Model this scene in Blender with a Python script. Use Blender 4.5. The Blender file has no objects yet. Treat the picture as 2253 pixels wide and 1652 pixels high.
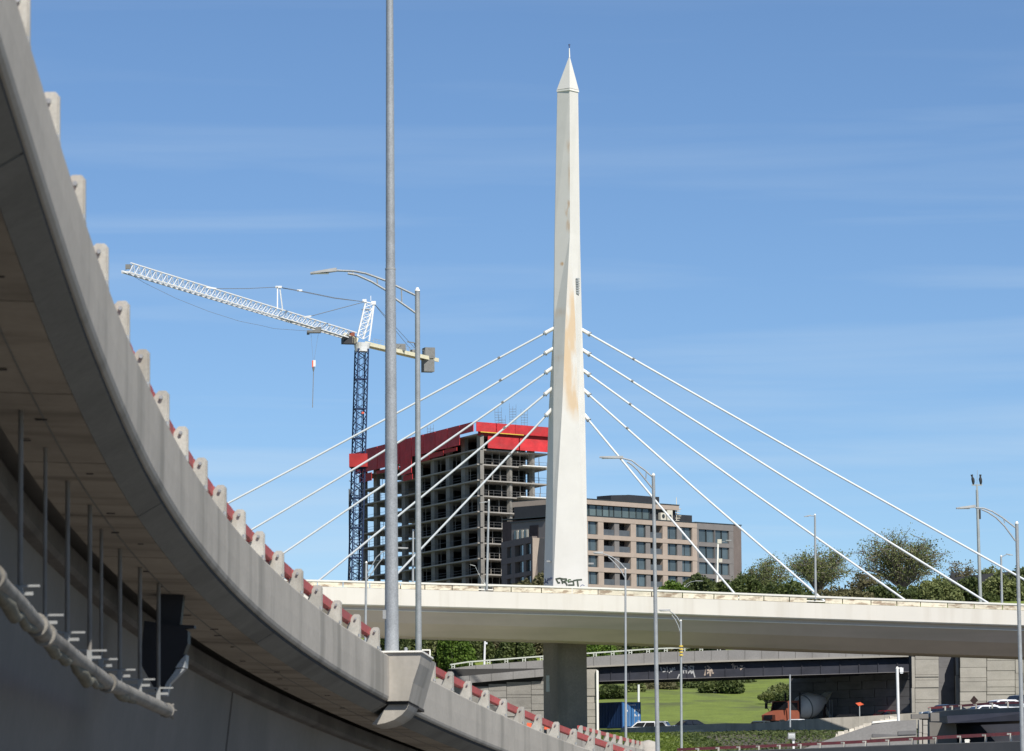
import bpy, math, random
import numpy as np
from mathutils import Vector, Matrix
random.seed(7)
rng = np.random.default_rng(7)
scene = bpy.context.scene
COL = scene.collection

# ------------------------------------------------------------------ camera
FPX, CX, CY = 8850.0, 1126.5, 826.0            # focal length in the units used for measuring the photo
PITCH, ROLL, CAMZ = math.atan(940 / 8850.0), -0.008, 2.3
RM = Matrix.Rotation(math.pi / 2 + PITCH, 3, 'X') @ Matrix.Rotation(ROLL, 3, 'Z')
cd = bpy.data.cameras.new('camera'); cam = bpy.data.objects.new('camera', cd); COL.objects.link(cam)
cd.sensor_fit = 'HORIZONTAL'; cd.sensor_width = 36; cd.lens = FPX / 2253 * 36
cd.clip_start = 0.5; cd.clip_end = 20000
cd.dof.use_dof = True; cd.dof.focus_distance = 330; cd.dof.aperture_fstop = 6.5
cam.matrix_world = Matrix.Translation((0, 0, CAMZ)) @ RM.to_4x4()
scene.camera = cam

# ------------------------------------------------------------------ light
SUN_AZ, SUN_EL = math.radians(26), math.radians(47)   # azimuth to the right of straight behind the camera
w = bpy.data.worlds.new('World'); scene.world = w; w.use_nodes = True
nt = w.node_tree; nt.nodes.clear()
out = nt.nodes.new('ShaderNodeOutputWorld'); bg = nt.nodes.new('ShaderNodeBackground')
sky = nt.nodes.new('ShaderNodeTexSky'); sky.sky_type = 'NISHITA'; sky.sun_disc = False
sky.sun_elevation = SUN_EL; sky.sun_rotation = math.pi - SUN_AZ
sky.altitude = 0; sky.air_density = 0.7; sky.dust_density = 0.0; sky.ozone_density = 6.0
bg.inputs['Strength'].default_value = 0.105
tc = nt.nodes.new('ShaderNodeTexCoord')
mp = nt.nodes.new('ShaderNodeMapping'); mp.inputs['Scale'].default_value = (1.6, 1.6, 26); mp.inputs['Rotation'].default_value = (0, 0.045, 0)
nz = nt.nodes.new('ShaderNodeTexNoise'); nz.inputs['Scale'].default_value = 2.6; nz.inputs['Detail'].default_value = 6
nz.inputs['Roughness'].default_value = 0.5; nz.inputs['Distortion'].default_value = 0.35
cr = nt.nodes.new('ShaderNodeValToRGB'); cr.color_ramp.elements[0].position = 0.46; cr.color_ramp.elements[1].position = 0.80
cr.color_ramp.elements[0].color = (0, 0, 0, 1); cr.color_ramp.elements[1].color = (0.30, 0.30, 0.30, 1)
tint = nt.nodes.new('ShaderNodeMix'); tint.data_type = 'RGBA'; tint.blend_type = 'MULTIPLY'; tint.inputs[0].default_value = 1
tint.inputs[7].default_value = (0.865, 0.895, 0.90, 1)
mx = nt.nodes.new('ShaderNodeMix'); mx.data_type = 'RGBA'; mx.inputs[7].default_value = (5.4, 6.5, 7.5, 1)
L = nt.links.new
L(tc.outputs['Generated'], mp.inputs['Vector']); L(mp.outputs[0], nz.inputs['Vector']); L(nz.outputs['Fac'], cr.inputs[0])
L(sky.outputs[0], tint.inputs[6]); L(tint.outputs[2], mx.inputs[6])
sx_ = nt.nodes.new('ShaderNodeSeparateXYZ'); L(tc.outputs['Generated'], sx_.inputs[0])
el = nt.nodes.new('ShaderNodeMapRange'); el.inputs[1].default_value = 0.20; el.inputs[2].default_value = 0.045; el.inputs[3].default_value = 0.28; el.inputs[4].default_value = 2.4; L(sx_.outputs[2], el.inputs[0])
me_ = nt.nodes.new('ShaderNodeMath'); me_.operation = 'MULTIPLY'; L(cr.outputs[0], me_.inputs[0]); L(el.outputs[0], me_.inputs[1]); L(me_.outputs[0], mx.inputs[0])
L(mx.outputs[2], bg.inputs[0]); L(bg.outputs[0], out.inputs[0])
sd = bpy.data.lights.new('sun', 'SUN'); sd.energy = 5.0; sd.angle = math.radians(0.5); sd.color = (1.0, 0.955, 0.88)
so = bpy.data.objects.new('sun', sd); COL.objects.link(so)
sv = Vector((math.sin(SUN_AZ) * math.cos(SUN_EL), -math.cos(SUN_AZ) * math.cos(SUN_EL), math.sin(SUN_EL)))
so.rotation_euler = sv.to_track_quat('Z', 'Y').to_euler(); so.location = sv * 60
scene.view_settings.view_transform = 'Standard'; scene.view_settings.look = 'None'
scene.view_settings.exposure = 0.15; scene.view_settings.gamma = 1.0
scene.view_settings.use_curve_mapping = False
scene.render.engine = 'CYCLES'
scene.cycles.max_bounces = 6

# ------------------------------------------------------------------ measuring helpers
def ray(x, y):
    return RM @ Vector(((x - CX) / FPX, (CY - y) / FPX, -1.0))
def P(x, y, D):
    d = ray(x, y); return Vector((0, 0, CAMZ)) + d * (D / d.y)
def PL(x, y, p0, n):
    d = ray(x, y); o = Vector((0, 0, CAMZ)); return o + d * ((p0 - o).dot(n) / d.dot(n))
def Z(s, ox, oy):
    return lambda cx, cy: ((ox + cx / s) / 1.217, (oy + cy / s) / 1.217)
def lerp(a, b, t): return a + (b - a) * t
def interp(x, xs, ys): return float(np.interp(x, xs, ys))

# ------------------------------------------------------------------ mesh builder
class MB:
    def __init__(s): s.v = []; s.f = []
    def add(s, vs, fs):
        b = len(s.v); s.v += [tuple(v) for v in vs]; s.f += [tuple(i + b for i in f) for f in fs]; return s
    def hexa(s, p):      # 8 points: bottom 4 ccw, top 4 ccw
        return s.add(p, [(3, 2, 1, 0), (4, 5, 6, 7), (0, 1, 5, 4), (1, 2, 6, 5), (2, 3, 7, 6), (3, 0, 4, 7)])
    def box(s, c, size, yaw=0.0):
        c = Vector(c); hx, hy, hz = size[0] / 2, size[1] / 2, size[2] / 2
        R = Matrix.Rotation(yaw, 3, 'Z')
        q = [(-hx, -hy), (hx, -hy), (hx, hy), (-hx, hy)]
        return s.hexa([c + R @ Vector((a, b, -hz)) for a, b in q] + [c + R @ Vector((a, b, hz)) for a, b in q])
    def bar(s, a, b, wd, ht=None, up=(0, 0, 1)):
        a, b = Vector(a), Vector(b); ht = ht or wd; d = (b - a)
        if d.length < 1e-6: return s
        d.normalize(); u = Vector(up)
        if abs(d.dot(u)) > 0.97: u = Vector((1, 0, 0))
        r = d.cross(u).normalized() * wd / 2; u2 = r.cross(d).normalized() * ht / 2
        return s.hexa([a - r - u2, a + r - u2, b + r - u2, b - r - u2, a - r + u2, a + r + u2, b + r + u2, b - r + u2])
    def prism(s, pts, off):   # pts polygon (3D), extruded by vector off
        n = len(pts); off = Vector(off); p = [Vector(q) for q in pts]
        return s.add(p + [q + off for q in p], [tuple(range(n - 1, -1, -1)), tuple(range(n, 2 * n))] + [(i, (i + 1) % n, n + (i + 1) % n, n + i) for i in range(n)])
    def tube(s, pts, rad, sides=10, cap=True):
        pts = [Vector(p) for p in pts]; n = len(pts)
        if not hasattr(rad, '__len__'): rad = [rad] * n
        rings = []; prev = None
        for i, p in enumerate(pts):
            d = (pts[min(i + 1, n - 1)] - pts[max(i - 1, 0)]).normalized()
            if prev is None:
                u = Vector((0, 0, 1)) if abs(d.z) < 0.9 else Vector((1, 0, 0))
            else: u = prev
            r = d.cross(u)
            if r.length < 1e-5: r = d.cross(Vector((0, 1, 0)))
            r.normalize(); u = r.cross(d).normalized(); prev = u
            rings.append([p + (r * math.cos(a) + u * math.sin(a)) * rad[i] for a in [2 * math.pi * k / sides for k in range(sides)]])
        vs = [q for rg in rings for q in rg]; fs = []
        for i in range(n - 1):
            for k in range(sides):
                k2 = (k + 1) % sides
                fs.append((i * sides + k, i * sides + k2, (i + 1) * sides + k2, (i + 1) * sides + k))
        if cap:
            c0 = len(vs); vs += rings[0] + rings[-1]
            fs += [tuple(c0 + k for k in range(sides - 1, -1, -1)), tuple(c0 + sides + k for k in range(sides))]
        return s.add(vs, fs)
    def build(s, name, mat, parent=None, smooth=False, mats=None):
        me = bpy.data.meshes.new(name); me.from_pydata(s.v, [], s.f)
        me.materials.append(mat)
        if smooth: me.shade_smooth()
        me.update()
        return link(name, me, parent)
def link(name, me, parent=None):
    o = bpy.data.objects.new(name, me); COL.objects.link(o)
    if parent is not None: attach(o, parent)
    return o
def root_of(o):
    while o.parent: o = o.parent
    return o
ORIG = {}
def attach(o, parent):
    o.parent = parent
    top = root_of(parent)
    loc = ORIG.get(parent.name, Vector((0, 0, 0)))
    ORIG[o.name] = Vector((0, 0, 0))
    o.matrix_parent_inverse = Matrix.Translation(-loc)
def thing(name, label, cat, loc=(0, 0, 0), group=None):
    o = bpy.data.objects.new(name, None); COL.objects.link(o); o.location = loc; o.empty_display_size = 0.5
    ORIG[o.name] = Vector(loc)
    return tag(o, label, cat, group)
def tag(o, label=None, cat=None, group=None, kind=None):
    if label: o['label'] = label
    if cat: o['category'] = cat
    if group: o['group'] = group
    if kind: o['kind'] = kind
    return o
def inst(src, M, parent, name=None):      # a further copy of a part sharing mesh data, at matrix M in world coordinates
    o = bpy.data.objects.new(name or src.name.split('.')[0], src.data); COL.objects.link(o); attach(o, parent); o.matrix_basis = M
    for k in ('label', 'kind'):
        if k in src: o[k] = src[k]
    return o

# ------------------------------------------------------------------ materials
def mat(name, col, rough=0.8, var=0.12, scale=2.0, metal=0.0, bump=0.0, stain=None, stain_amt=0.0, stain_scale=(1, 1, 1), objvar=0.0, fine=0.0, spec=0.35):
    m = bpy.data.materials.new(name); m.use_nodes = True; n = m.node_tree; b = n.nodes['Principled BSDF']
    b.inputs['Roughness'].default_value = rough; b.inputs['Metallic'].default_value = metal
    b.inputs['Specular IOR Level'].default_value = spec
    t = n.nodes.new('ShaderNodeTexCoord'); lk = n.links.new
    vec = n.nodes.new('ShaderNodeNewGeometry').outputs['Position']
    a = n.nodes.new('ShaderNodeTexNoise'); a.inputs['Scale'].default_value = scale; a.inputs['Detail'].default_value = 7; a.inputs['Roughness'].default_value = 0.62
    lk(vec, a.inputs['Vector'])
    r = n.nodes.new('ShaderNodeMapRange'); r.inputs[1].default_value = 0.3; r.inputs[2].default_value = 0.7
    r.inputs[3].default_value = 1 - var; r.inputs[4].default_value = 1 + var
    lk(a.outputs['Fac'], r.inputs[0])
    mul = n.nodes.new('ShaderNodeMix'); mul.data_type = 'RGBA'; mul.blend_type = 'MULTIPLY'; mul.inputs[0].default_value = 1
    mul.inputs[6].default_value = (*col, 1); lk(r.outputs[0], mul.inputs[7]); cur = mul.outputs[2]
    if fine:
        a2 = n.nodes.new('ShaderNodeTexNoise'); a2.inputs['Scale'].default_value = scale * 14; a2.inputs['Detail'].default_value = 3; lk(vec, a2.inputs['Vector'])
        r2 = n.nodes.new('ShaderNodeMapRange'); r2.inputs[1].default_value = 0.3; r2.inputs[2].default_value = 0.7; r2.inputs[3].default_value = 1 - fine; r2.inputs[4].default_value = 1 + fine
        lk(a2.outputs['Fac'], r2.inputs[0])
        m2 = n.nodes.new('ShaderNodeMix'); m2.data_type = 'RGBA'; m2.blend_type = 'MULTIPLY'; m2.inputs[0].default_value = 1
        lk(cur, m2.inputs[6]); lk(r2.outputs[0], m2.inputs[7]); cur = m2.outputs[2]
    if stain:
        mpn = n.nodes.new('ShaderNodeMapping'); mpn.inputs['Scale'].default_value = stain_scale; lk(vec, mpn.inputs[0])
        s1 = n.nodes.new('ShaderNodeTexNoise'); s1.inputs['Scale'].default_value = 1; s1.inputs['Detail'].default_value = 6; lk(mpn.outputs[0], s1.inputs['Vector'])
        s2 = n.nodes.new('ShaderNodeMapRange'); s2.inputs[1].default_value = 0.5; s2.inputs[2].default_value = 0.68; s2.inputs[4].default_value = stain_amt; lk(s1.outputs['Fac'], s2.inputs[0])
        m3 = n.nodes.new('ShaderNodeMix'); m3.data_type = 'RGBA'; lk(s2.outputs[0], m3.inputs[0]); lk(cur, m3.inputs[6]); m3.inputs[7].default_value = (*stain, 1); cur = m3.outputs[2]
    if objvar:
        oi = n.nodes.new('ShaderNodeObjectInfo'); r4 = n.nodes.new('ShaderNodeMapRange'); r4.inputs[3].default_value = 1 - objvar; r4.inputs[4].default_value = 1 + objvar
        lk(oi.outputs['Random'], r4.inputs[0]); m4 = n.nodes.new('ShaderNodeMix'); m4.data_type = 'RGBA'; m4.blend_type = 'MULTIPLY'; m4.inputs[0].default_value = 1
        lk(cur, m4.inputs[6]); lk(r4.outputs[0], m4.inputs[7]); cur = m4.outputs[2]
    lk(cur, b.inputs['Base Color'])
    if bump:
        bn = n.nodes.new('ShaderNodeBump'); bn.inputs['Strength'].default_value = 0.6; bn.inputs['Distance'].default_value = bump
        lk(a.outputs['Fac'], bn.inputs['Height']); lk(bn.outputs[0], b.inputs['Normal'])
    return m
def glass(name, col, rough=0.08):
    m = mat(name, col, rough, 0.25, 0.35, objvar=0.25, spec=0.8); return m
def leaf(name, c1, c2, trans=0.35):
    m = bpy.data.materials.new(name); m.use_nodes = True; n = m.node_tree; lk = n.links.new
    b = n.nodes['Principled BSDF']; b.inputs['Roughness'].default_value = 0.6; b.inputs['Specular IOR Level'].default_value = 0.25
    g = n.nodes.new('ShaderNodeNewGeometry'); cr = n.nodes.new('ShaderNodeMix'); cr.data_type = 'RGBA'
    cr.inputs[6].default_value = (*c1, 1); cr.inputs[7].default_value = (*c2, 1)
    nz = n.nodes.new('ShaderNodeTexNoise'); nz.inputs['Scale'].default_value = 0.45; lk(g.outputs['Position'], nz.inputs['Vector'])
    ad = n.nodes.new('ShaderNodeMath'); ad.operation = 'MULTIPLY_ADD'; ad.inputs[1].default_value = 0.55
    lk(g.outputs['Random Per Island'], ad.inputs[0])
    mr = n.nodes.new('ShaderNodeMapRange'); mr.inputs[1].default_value = 0.35; mr.inputs[2].default_value = 0.65; mr.inputs[4].default_value = 0.5; lk(nz.outputs['Fac'], mr.inputs[0])
    lk(mr.outputs[0], ad.inputs[2]); lk(ad.outputs[0], cr.inputs[0]); lk(cr.outputs[2], b.inputs['Base Color'])
    tr = n.nodes.new('ShaderNodeBsdfTranslucent'); lk(cr.outputs[2], tr.inputs[0]); ms = n.nodes.new('ShaderNodeMixShader'); ms.inputs[0].default_value = trans
    lk(b.outputs[0], ms.inputs[1]); lk(tr.outputs[0], ms.inputs[2]); lk(ms.outputs[0], n.nodes['Material Output'].inputs[0])
    return m

M = {}
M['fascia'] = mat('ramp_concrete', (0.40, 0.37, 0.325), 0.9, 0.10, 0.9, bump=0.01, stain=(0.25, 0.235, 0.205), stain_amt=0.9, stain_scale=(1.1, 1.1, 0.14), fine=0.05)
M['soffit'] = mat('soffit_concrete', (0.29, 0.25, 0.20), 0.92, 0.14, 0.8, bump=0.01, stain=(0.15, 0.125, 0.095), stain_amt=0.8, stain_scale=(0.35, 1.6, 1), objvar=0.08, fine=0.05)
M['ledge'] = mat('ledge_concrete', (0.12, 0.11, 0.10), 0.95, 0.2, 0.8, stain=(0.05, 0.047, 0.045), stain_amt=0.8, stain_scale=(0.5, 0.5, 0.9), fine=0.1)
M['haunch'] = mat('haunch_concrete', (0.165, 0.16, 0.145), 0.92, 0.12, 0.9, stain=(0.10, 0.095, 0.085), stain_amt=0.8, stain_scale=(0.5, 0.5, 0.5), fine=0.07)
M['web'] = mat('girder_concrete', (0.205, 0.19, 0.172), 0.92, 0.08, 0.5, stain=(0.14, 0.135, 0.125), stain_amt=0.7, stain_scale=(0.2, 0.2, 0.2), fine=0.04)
M['dark_joint'] = mat('joint_rubber', (0.035, 0.032, 0.03), 0.9, 0.1)
M['post'] = mat('post_galvanised', (0.42, 0.405, 0.36), 0.65, 0.18, 3, objvar=0.14, fine=0.1, stain=(0.30, 0.27, 0.22), stain_amt=.6, stain_scale=(3, 3, 1))
M['red_rail'] = mat('red_rail_paint', (0.44, 0.085, 0.08), 0.6, 0.18, 1.5, fine=0.1, objvar=.12, stain=(0.30, 0.10, 0.09), stain_amt=.6, stain_scale=(1.5, 1.5, 3))
M['galv'] = mat('galvanised_steel', (0.33, 0.345, 0.355), 0.55, 0.14, 3.5, metal=0.25, fine=0.22)
M['galv_far'] = mat('galvanised_steel_far', (0.36, 0.38, 0.39), 0.6, 0.12, 1.5, metal=0.2, fine=0.1)
M['lamp_grey'] = mat('lamp_casting', (0.30, 0.305, 0.30), 0.6, 0.1)
M['lens'] = mat('lamp_lens', (0.75, 0.78, 0.8), 0.2, 0.05)
M['black'] = mat('black_steel', (0.014, 0.014, 0.018), 0.55, 0.3)
M['pipe'] = mat('drain_pipe', (0.23, 0.215, 0.19), 0.7, 0.22, 2, stain=(0.10, 0.09, 0.075), stain_amt=0.8, stain_scale=(2.2, 1.2, 2.2), fine=0.2)
M['hanger'] = mat('hanger_rod_steel', (0.20, 0.185, 0.165), 0.7, 0.2, 3)
M['wrap'] = mat('torn_wrap', (0.16, 0.15, 0.115), 0.9, 0.3, 5, bump=.03)
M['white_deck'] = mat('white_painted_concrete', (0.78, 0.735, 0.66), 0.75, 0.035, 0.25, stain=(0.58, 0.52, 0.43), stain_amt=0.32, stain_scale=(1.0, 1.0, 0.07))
M['white_mast'] = mat('white_mast_paint', (0.675, 0.655, 0.61), 0.6, 0.04, 0.5, stain=(0.52, 0.49, 0.43), stain_amt=0.14, stain_scale=(0.5, 0.5, 0.12))
M['rust'] = mat('rust_stain', (0.55, 0.34, 0.15), 0.85, 0.2, 1.5)
M['panel'] = mat('peeling_panel', (0.82, 0.74, 0.58), 0.85, 0.16, 1.6, stain=(0.42, 0.32, 0.23), stain_amt=1.3, stain_scale=(1.1, 1.1, 3.0), objvar=0.10, fine=.06)
M['white_cap'] = mat('white_cap', (0.86, 0.83, 0.76), 0.7, 0.04)
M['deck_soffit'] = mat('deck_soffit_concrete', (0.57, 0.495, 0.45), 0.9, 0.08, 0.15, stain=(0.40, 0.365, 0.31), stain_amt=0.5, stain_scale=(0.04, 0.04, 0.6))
M['pier'] = mat('pier_concrete', (0.20, 0.18, 0.17), 0.9, 0.12, 0.4, stain=(0.12, 0.112, 0.105), stain_amt=0.7, stain_scale=(0.5, 0.5, 0.1), fine=0.1)
M['cable'] = mat('cable_sheath', (0.66, 0.69, 0.70), 0.45, 0.05, 0.5)
M['crane_white'] = mat('crane_white', (0.80, 0.80, 0.79), 0.5, 0.08)
M['crane_navy'] = mat('crane_navy', (0.016, 0.035, 0.09), 0.55, 0.25)
M['crane_yellow'] = mat('crane_cream', (0.76, 0.70, 0.50), 0.5, 0.12)
M['crane_cw'] = mat('counterweight_concrete', (0.20, 0.20, 0.19), 0.85, 0.15)
M['orange'] = mat('orange_paint', (0.27, 0.085, 0.05), 0.5, 0.12)
M['sign_orange'] = mat('orange_sign', (0.80, 0.14, 0.06), 0.5, 0.05)
M['bconc'] = mat('tower_concrete', (0.24, 0.225, 0.20), 0.9, 0.15, 0.35, fine=0.12)
M['bslab'] = mat('tower_slab_edge', (0.36, 0.335, 0.30), 0.9, 0.12, 0.3, fine=0.12)
M['bshade'] = mat('tower_shaded_concrete', (0.035, 0.035, 0.037), 0.95, 0.25, 0.3)  # concrete of the inner walls, indoor shade put into its near-black colour
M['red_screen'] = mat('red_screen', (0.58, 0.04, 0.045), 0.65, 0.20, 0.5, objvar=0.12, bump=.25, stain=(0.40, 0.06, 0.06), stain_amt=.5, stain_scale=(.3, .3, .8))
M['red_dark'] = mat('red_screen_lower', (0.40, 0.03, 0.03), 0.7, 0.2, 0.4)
M['yellow'] = mat('yellow_paint', (0.7, 0.5, 0.08), 0.6, 0.1)
M['rebar'] = mat('rebar', (0.12, 0.12, 0.12), 0.7, 0.1)
M['tan_brick'] = mat('tan_brick', (0.40, 0.325, 0.265), 0.9, 0.07, 0.8, fine=0.07)
M['grey_brick'] = mat('grey_brick', (0.20, 0.185, 0.175), 0.9, 0.08, 0.8, fine=0.08)
M['brown_brick'] = mat('brown_brick', (0.17, 0.14, 0.125), 0.9, 0.1, 0.8, fine=0.08)
M['win'] = glass('window_glass', (0.075, 0.10, 0.11))
M['win2'] = glass('glazing', (0.10, 0.13, 0.125))
M['recess'] = mat('balcony_recess', (0.022, 0.018, 0.022), 0.8, 0.3)
M['rail_glass'] = mat('balcony_glass', (0.09, 0.095, 0.10), 0.15, 0.2, 1, spec=0.7)
M['frame'] = mat('window_frame', (0.035, 0.045, 0.05), 0.5, 0.1)
M['charcoal'] = mat('charcoal_cladding', (0.035, 0.036, 0.04), 0.6, 0.12, 0.8)
M['ac'] = mat('ac_unit', (0.62, 0.58, 0.48), 0.6, 0.05)
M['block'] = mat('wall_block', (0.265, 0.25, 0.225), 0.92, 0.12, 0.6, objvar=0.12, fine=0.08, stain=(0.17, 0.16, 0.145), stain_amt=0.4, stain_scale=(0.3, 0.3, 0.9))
M['block_lit'] = mat('wall_block_lit', (0.36, 0.335, 0.29), 0.92, 0.10, 0.6, objvar=0.08, fine=0.06, stain=(0.25, 0.235, 0.2), stain_amt=0.4, stain_scale=(0.3, 0.3, 0.9))  # lighter copy of the wall block, sunlight put into its colour
M['block_dark'] = mat('wall_in_joint', (0.05, 0.048, 0.046), 0.95, 0.15, 0.4)
M['oldconc'] = mat('old_parapet_concrete', (0.26, 0.25, 0.24), 0.9, 0.10, 0.5, fine=0.08, stain=(0.18, 0.17, 0.16), stain_amt=0.5, stain_scale=(0.3, 0.3, 0.3))
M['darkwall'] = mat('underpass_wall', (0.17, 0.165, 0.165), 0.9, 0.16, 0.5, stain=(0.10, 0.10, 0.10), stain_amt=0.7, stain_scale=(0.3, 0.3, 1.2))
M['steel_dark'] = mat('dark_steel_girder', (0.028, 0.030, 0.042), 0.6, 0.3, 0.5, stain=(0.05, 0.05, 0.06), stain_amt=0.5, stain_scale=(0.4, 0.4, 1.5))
M['flange'] = mat('girder_flange', (0.20, 0.19, 0.19), 0.7, 0.1)
M['white_rail'] = mat('pale_railing', (0.55, 0.57, 0.50), 0.6, 0.1)
M['spray'] = mat('spray_paint_pale', (0.42, 0.42, 0.42), 0.8, 0.2)
M['spray_pink'] = mat('spray_paint_pink', (0.42, 0.34, 0.28), 0.8, 0.2)
M['spray_dark'] = mat('spray_paint_dark', (0.06, 0.075, 0.055), 0.8, 0.3)
M['spray_green'] = mat('spray_paint_green', (0.05, 0.11, 0.035), 0.8, 0.3)
M['spray_blue'] = mat('spray_paint_blue', (0.10, 0.13, 0.24), 0.8, 0.3)
M['blue_shaded'] = mat('container_blue_shaded', (0.022, 0.065, 0.19), 0.6, 0.18, 0.8)  # container blue darkened, the shade of its long side put into the colour
M['blue_sunlit'] = mat('container_blue_sunlit', (0.045, 0.16, 0.36), 0.6, 0.15, 0.8)  # same container blue lightened, the sun on its doors put into the colour
M['white'] = mat('white_marking', (0.75, 0.75, 0.74), 0.6, 0.05)
M['city'] = mat('city_ground', (0.13, 0.125, 0.12), 0.95, 0.2, 0.1)
M['dirt'] = mat('dirt_slope', (0.10, 0.085, 0.065), 0.95, 0.3, 0.4)
M['car_white'] = mat('car_white', (0.78, 0.79, 0.80), 0.25, 0.03, spec=0.6)
M['car_black'] = mat('car_black', (0.012, 0.013, 0.018), 0.2, 0.1, spec=0.7)
M['car_grey'] = mat('car_grey', (0.05, 0.065, 0.07), 0.25, 0.1, spec=0.6)
M['car_red'] = mat('car_dark_red', (0.13, 0.012, 0.018), 0.25, 0.1, spec=0.6)
M['car_glass'] = mat('car_glass', (0.02, 0.022, 0.025), 0.08, 0.1, spec=0.8)
M['tyre'] = mat('tyre', (0.02, 0.02, 0.02), 0.9, 0.1)
M['drum'] = mat('mixer_drum', (0.78, 0.75, 0.70), 0.6, 0.15, 0.8, stain=(0.48, 0.45, 0.41), stain_amt=0.5, stain_scale=(0.8, 0.8, 0.8))
M['tail'] = mat('tail_lamp', (0.7, 0.12, 0.1), 0.3, 0.05)
M['brown_sign'] = mat('sign_back', (0.03, 0.014, 0.012), 0.7, 0.2)
M['asphalt'] = mat('asphalt', (0.05, 0.05, 0.052), 0.9, 0.15, 1.5, fine=0.1)
M['bark'] = mat('bark', (0.19, 0.165, 0.135), 0.95, 0.25, 1.5)
M['rock'] = mat('pale_rock', (0.55, 0.50, 0.42), 0.9, 0.2, 1.5, objvar=0.2)
M['leaf_elm'] = leaf('leaf_elm', (0.12, 0.155, 0.055), (0.26, 0.28, 0.11))
M['leaf_dark'] = leaf('leaf_dark', (0.05, 0.075, 0.026), (0.14, 0.17, 0.055))
M['leaf_bright'] = leaf('leaf_bright', (0.07, 0.13, 0.02), (0.16, 0.24, 0.04))
M['leaf_olive'] = leaf('leaf_olive', (0.10, 0.10, 0.05), (0.22, 0.20, 0.10))
M['grass_blade'] = leaf('grass_blade', (0.15, 0.20, 0.035), (0.19, 0.235, 0.045), 0.65)
# ------------------------------------------------------------------ ground
GX = [0, 120, 180, 235, 300, 395, 430, 445, 500, 560, 598, 900, 3000, 9000]
GZ = [0, 0, 3.2, 4.6, 6.6, 9.0, 9.2, 10.2, 14.6, 19.6, 31.3, 31.6, 32, 20]
def ground_z(x, y):
    z = interp(y, GX, GZ)
    if y > 240: z += 0.14 * math.sin(x * 0.21 + y * 0.07) * min(1, (y - 240) / 60) + 0.16 * math.sin(y * 0.041 + x * 0.033)
    return z
def make_ground():
    xs = sorted(set([-6000, -3000, -1500, -700, -400, -250] + list(range(-160, 161, 4)) + [250, 400, 700, 1500, 3000, 6000]))
    ys = [-400, -100, 0, 60, 110, 150, 170] + list(range(180, 640, 5)) + [680, 740, 820, 950, 1200, 1800, 3000, 6000, 9000]
    vs = [(x, y, ground_z(x, y)) for y in ys for x in xs]; n = len(xs)
    fs = [(j * n + i, j * n + i + 1, (j + 1) * n + i + 1, (j + 1) * n + i) for j in range(len(ys) - 1) for i in range(n - 1)]
    m = mat('grass_ground', (0.155, 0.20, 0.036), 0.95, 0.20, 0.35, bump=0.15, stain=(0.09, 0.105, 0.04), stain_amt=1.0, stain_scale=(0.13, 0.10, 0.2), fine=0.25)
    mb = MB(); mb.add(vs, fs); o = mb.build('ground', m, smooth=True); tag(o, kind='structure')
make_ground()
o = MB().add([(-60, -60, 0.02), (60, -60, 0.02), (60, 118, 0.02), (-60, 118, 0.02)], [(0, 1, 2, 3)]).build('highway', mat('highway_surface', (0.155, 0.148, 0.14), 0.9, 0.12, 0.8, fine=0.1)); tag(o, kind='structure')
o = MB().add([(-60, 118, 0.02), (60, 118, 0.02), (60, 180, 3.26), (-60, 180, 3.26), (60, 235, 4.68), (-60, 235, 4.68)], [(0, 1, 2, 3), (3, 2, 4, 5)]).build('highway', M['block']); tag(o, kind='structure')
gv = MB(); gp = []
for yy in range(240, 401, 8):
    gp += [(-60, yy, ground_z(-60, yy) + .06), (2.5, yy, ground_z(2.5, yy) + .06)]
gv.add(gp, [(2 * i, 2 * i + 1, 2 * i + 3, 2 * i + 2) for i in range(len(gp) // 2 - 1)])
o = gv.build('bounce_ground', M['block_lit']); tag(o, kind='structure')  # grey ground sheet added to cut green bounce light under the decks
for nm, xa, xb, ya, yb, mt_ in (('dirt_slope', 15, 90, 238, 398, 'dirt'), ('city_ground', -260, 300, 600, 1400, 'city'), ('bounce_ground', -60, 3, 401, 560, 'block_lit')):
    gv = MB(); gp = []; nx = 24; ny = 20
    for j in range(ny + 1):
        for i in range(nx + 1):
            x_, y_ = lerp(xa, xb, i / nx), lerp(ya, yb, j / ny); gp.append((x_, y_, ground_z(x_, y_) + .12))
    gv.add(gp, [(j * (nx + 1) + i, j * (nx + 1) + i + 1, (j + 1) * (nx + 1) + i + 1, (j + 1) * (nx + 1) + i) for j in range(ny) for i in range(nx)])
    tag(gv.build(nm, M[mt_]), kind='structure')

# ------------------------------------------------------------------ the near curved ramp
post_x = [75, 132, 184, 236, 284, 330, 376, 418, 460, 504, 543, 583, 625, 667, 709, 752, 793, 833, 875, 917, 960, 1000, 1042, 1082, 1121, 1151, 1190, 1228, 1269, 1310, 1350]
up_x = [50, 62, 75, 99, 114, 150, 172, 201, 221, 251, 264, 296, 307, 351, 394, 437, 479, 519, 563, 608, 652, 693, 731, 769, 800, 820, 930, 958, 999, 1043, 1081, 1119, 1145, 1199, 1237, 1280, 1298, 1350]
up_y = [0, 65, 115, 199, 259, 373, 433, 537, 587, 667, 711, 796, 816, 897, 978, 1047, 1107, 1160, 1214, 1257, 1297, 1327, 1355, 1383, 1408, 1424, 1486, 1500, 1523, 1541, 1562, 1579, 1590, 1610, 1627, 1643, 1650, 1667]
lo_x = [2, 30, 52, 75, 100, 127, 159, 174, 204, 229, 254, 287, 325, 337, 373, 418, 466, 575, 626, 672, 728, 779, 820, 882, 920, 984, 1035, 1101]
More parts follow.
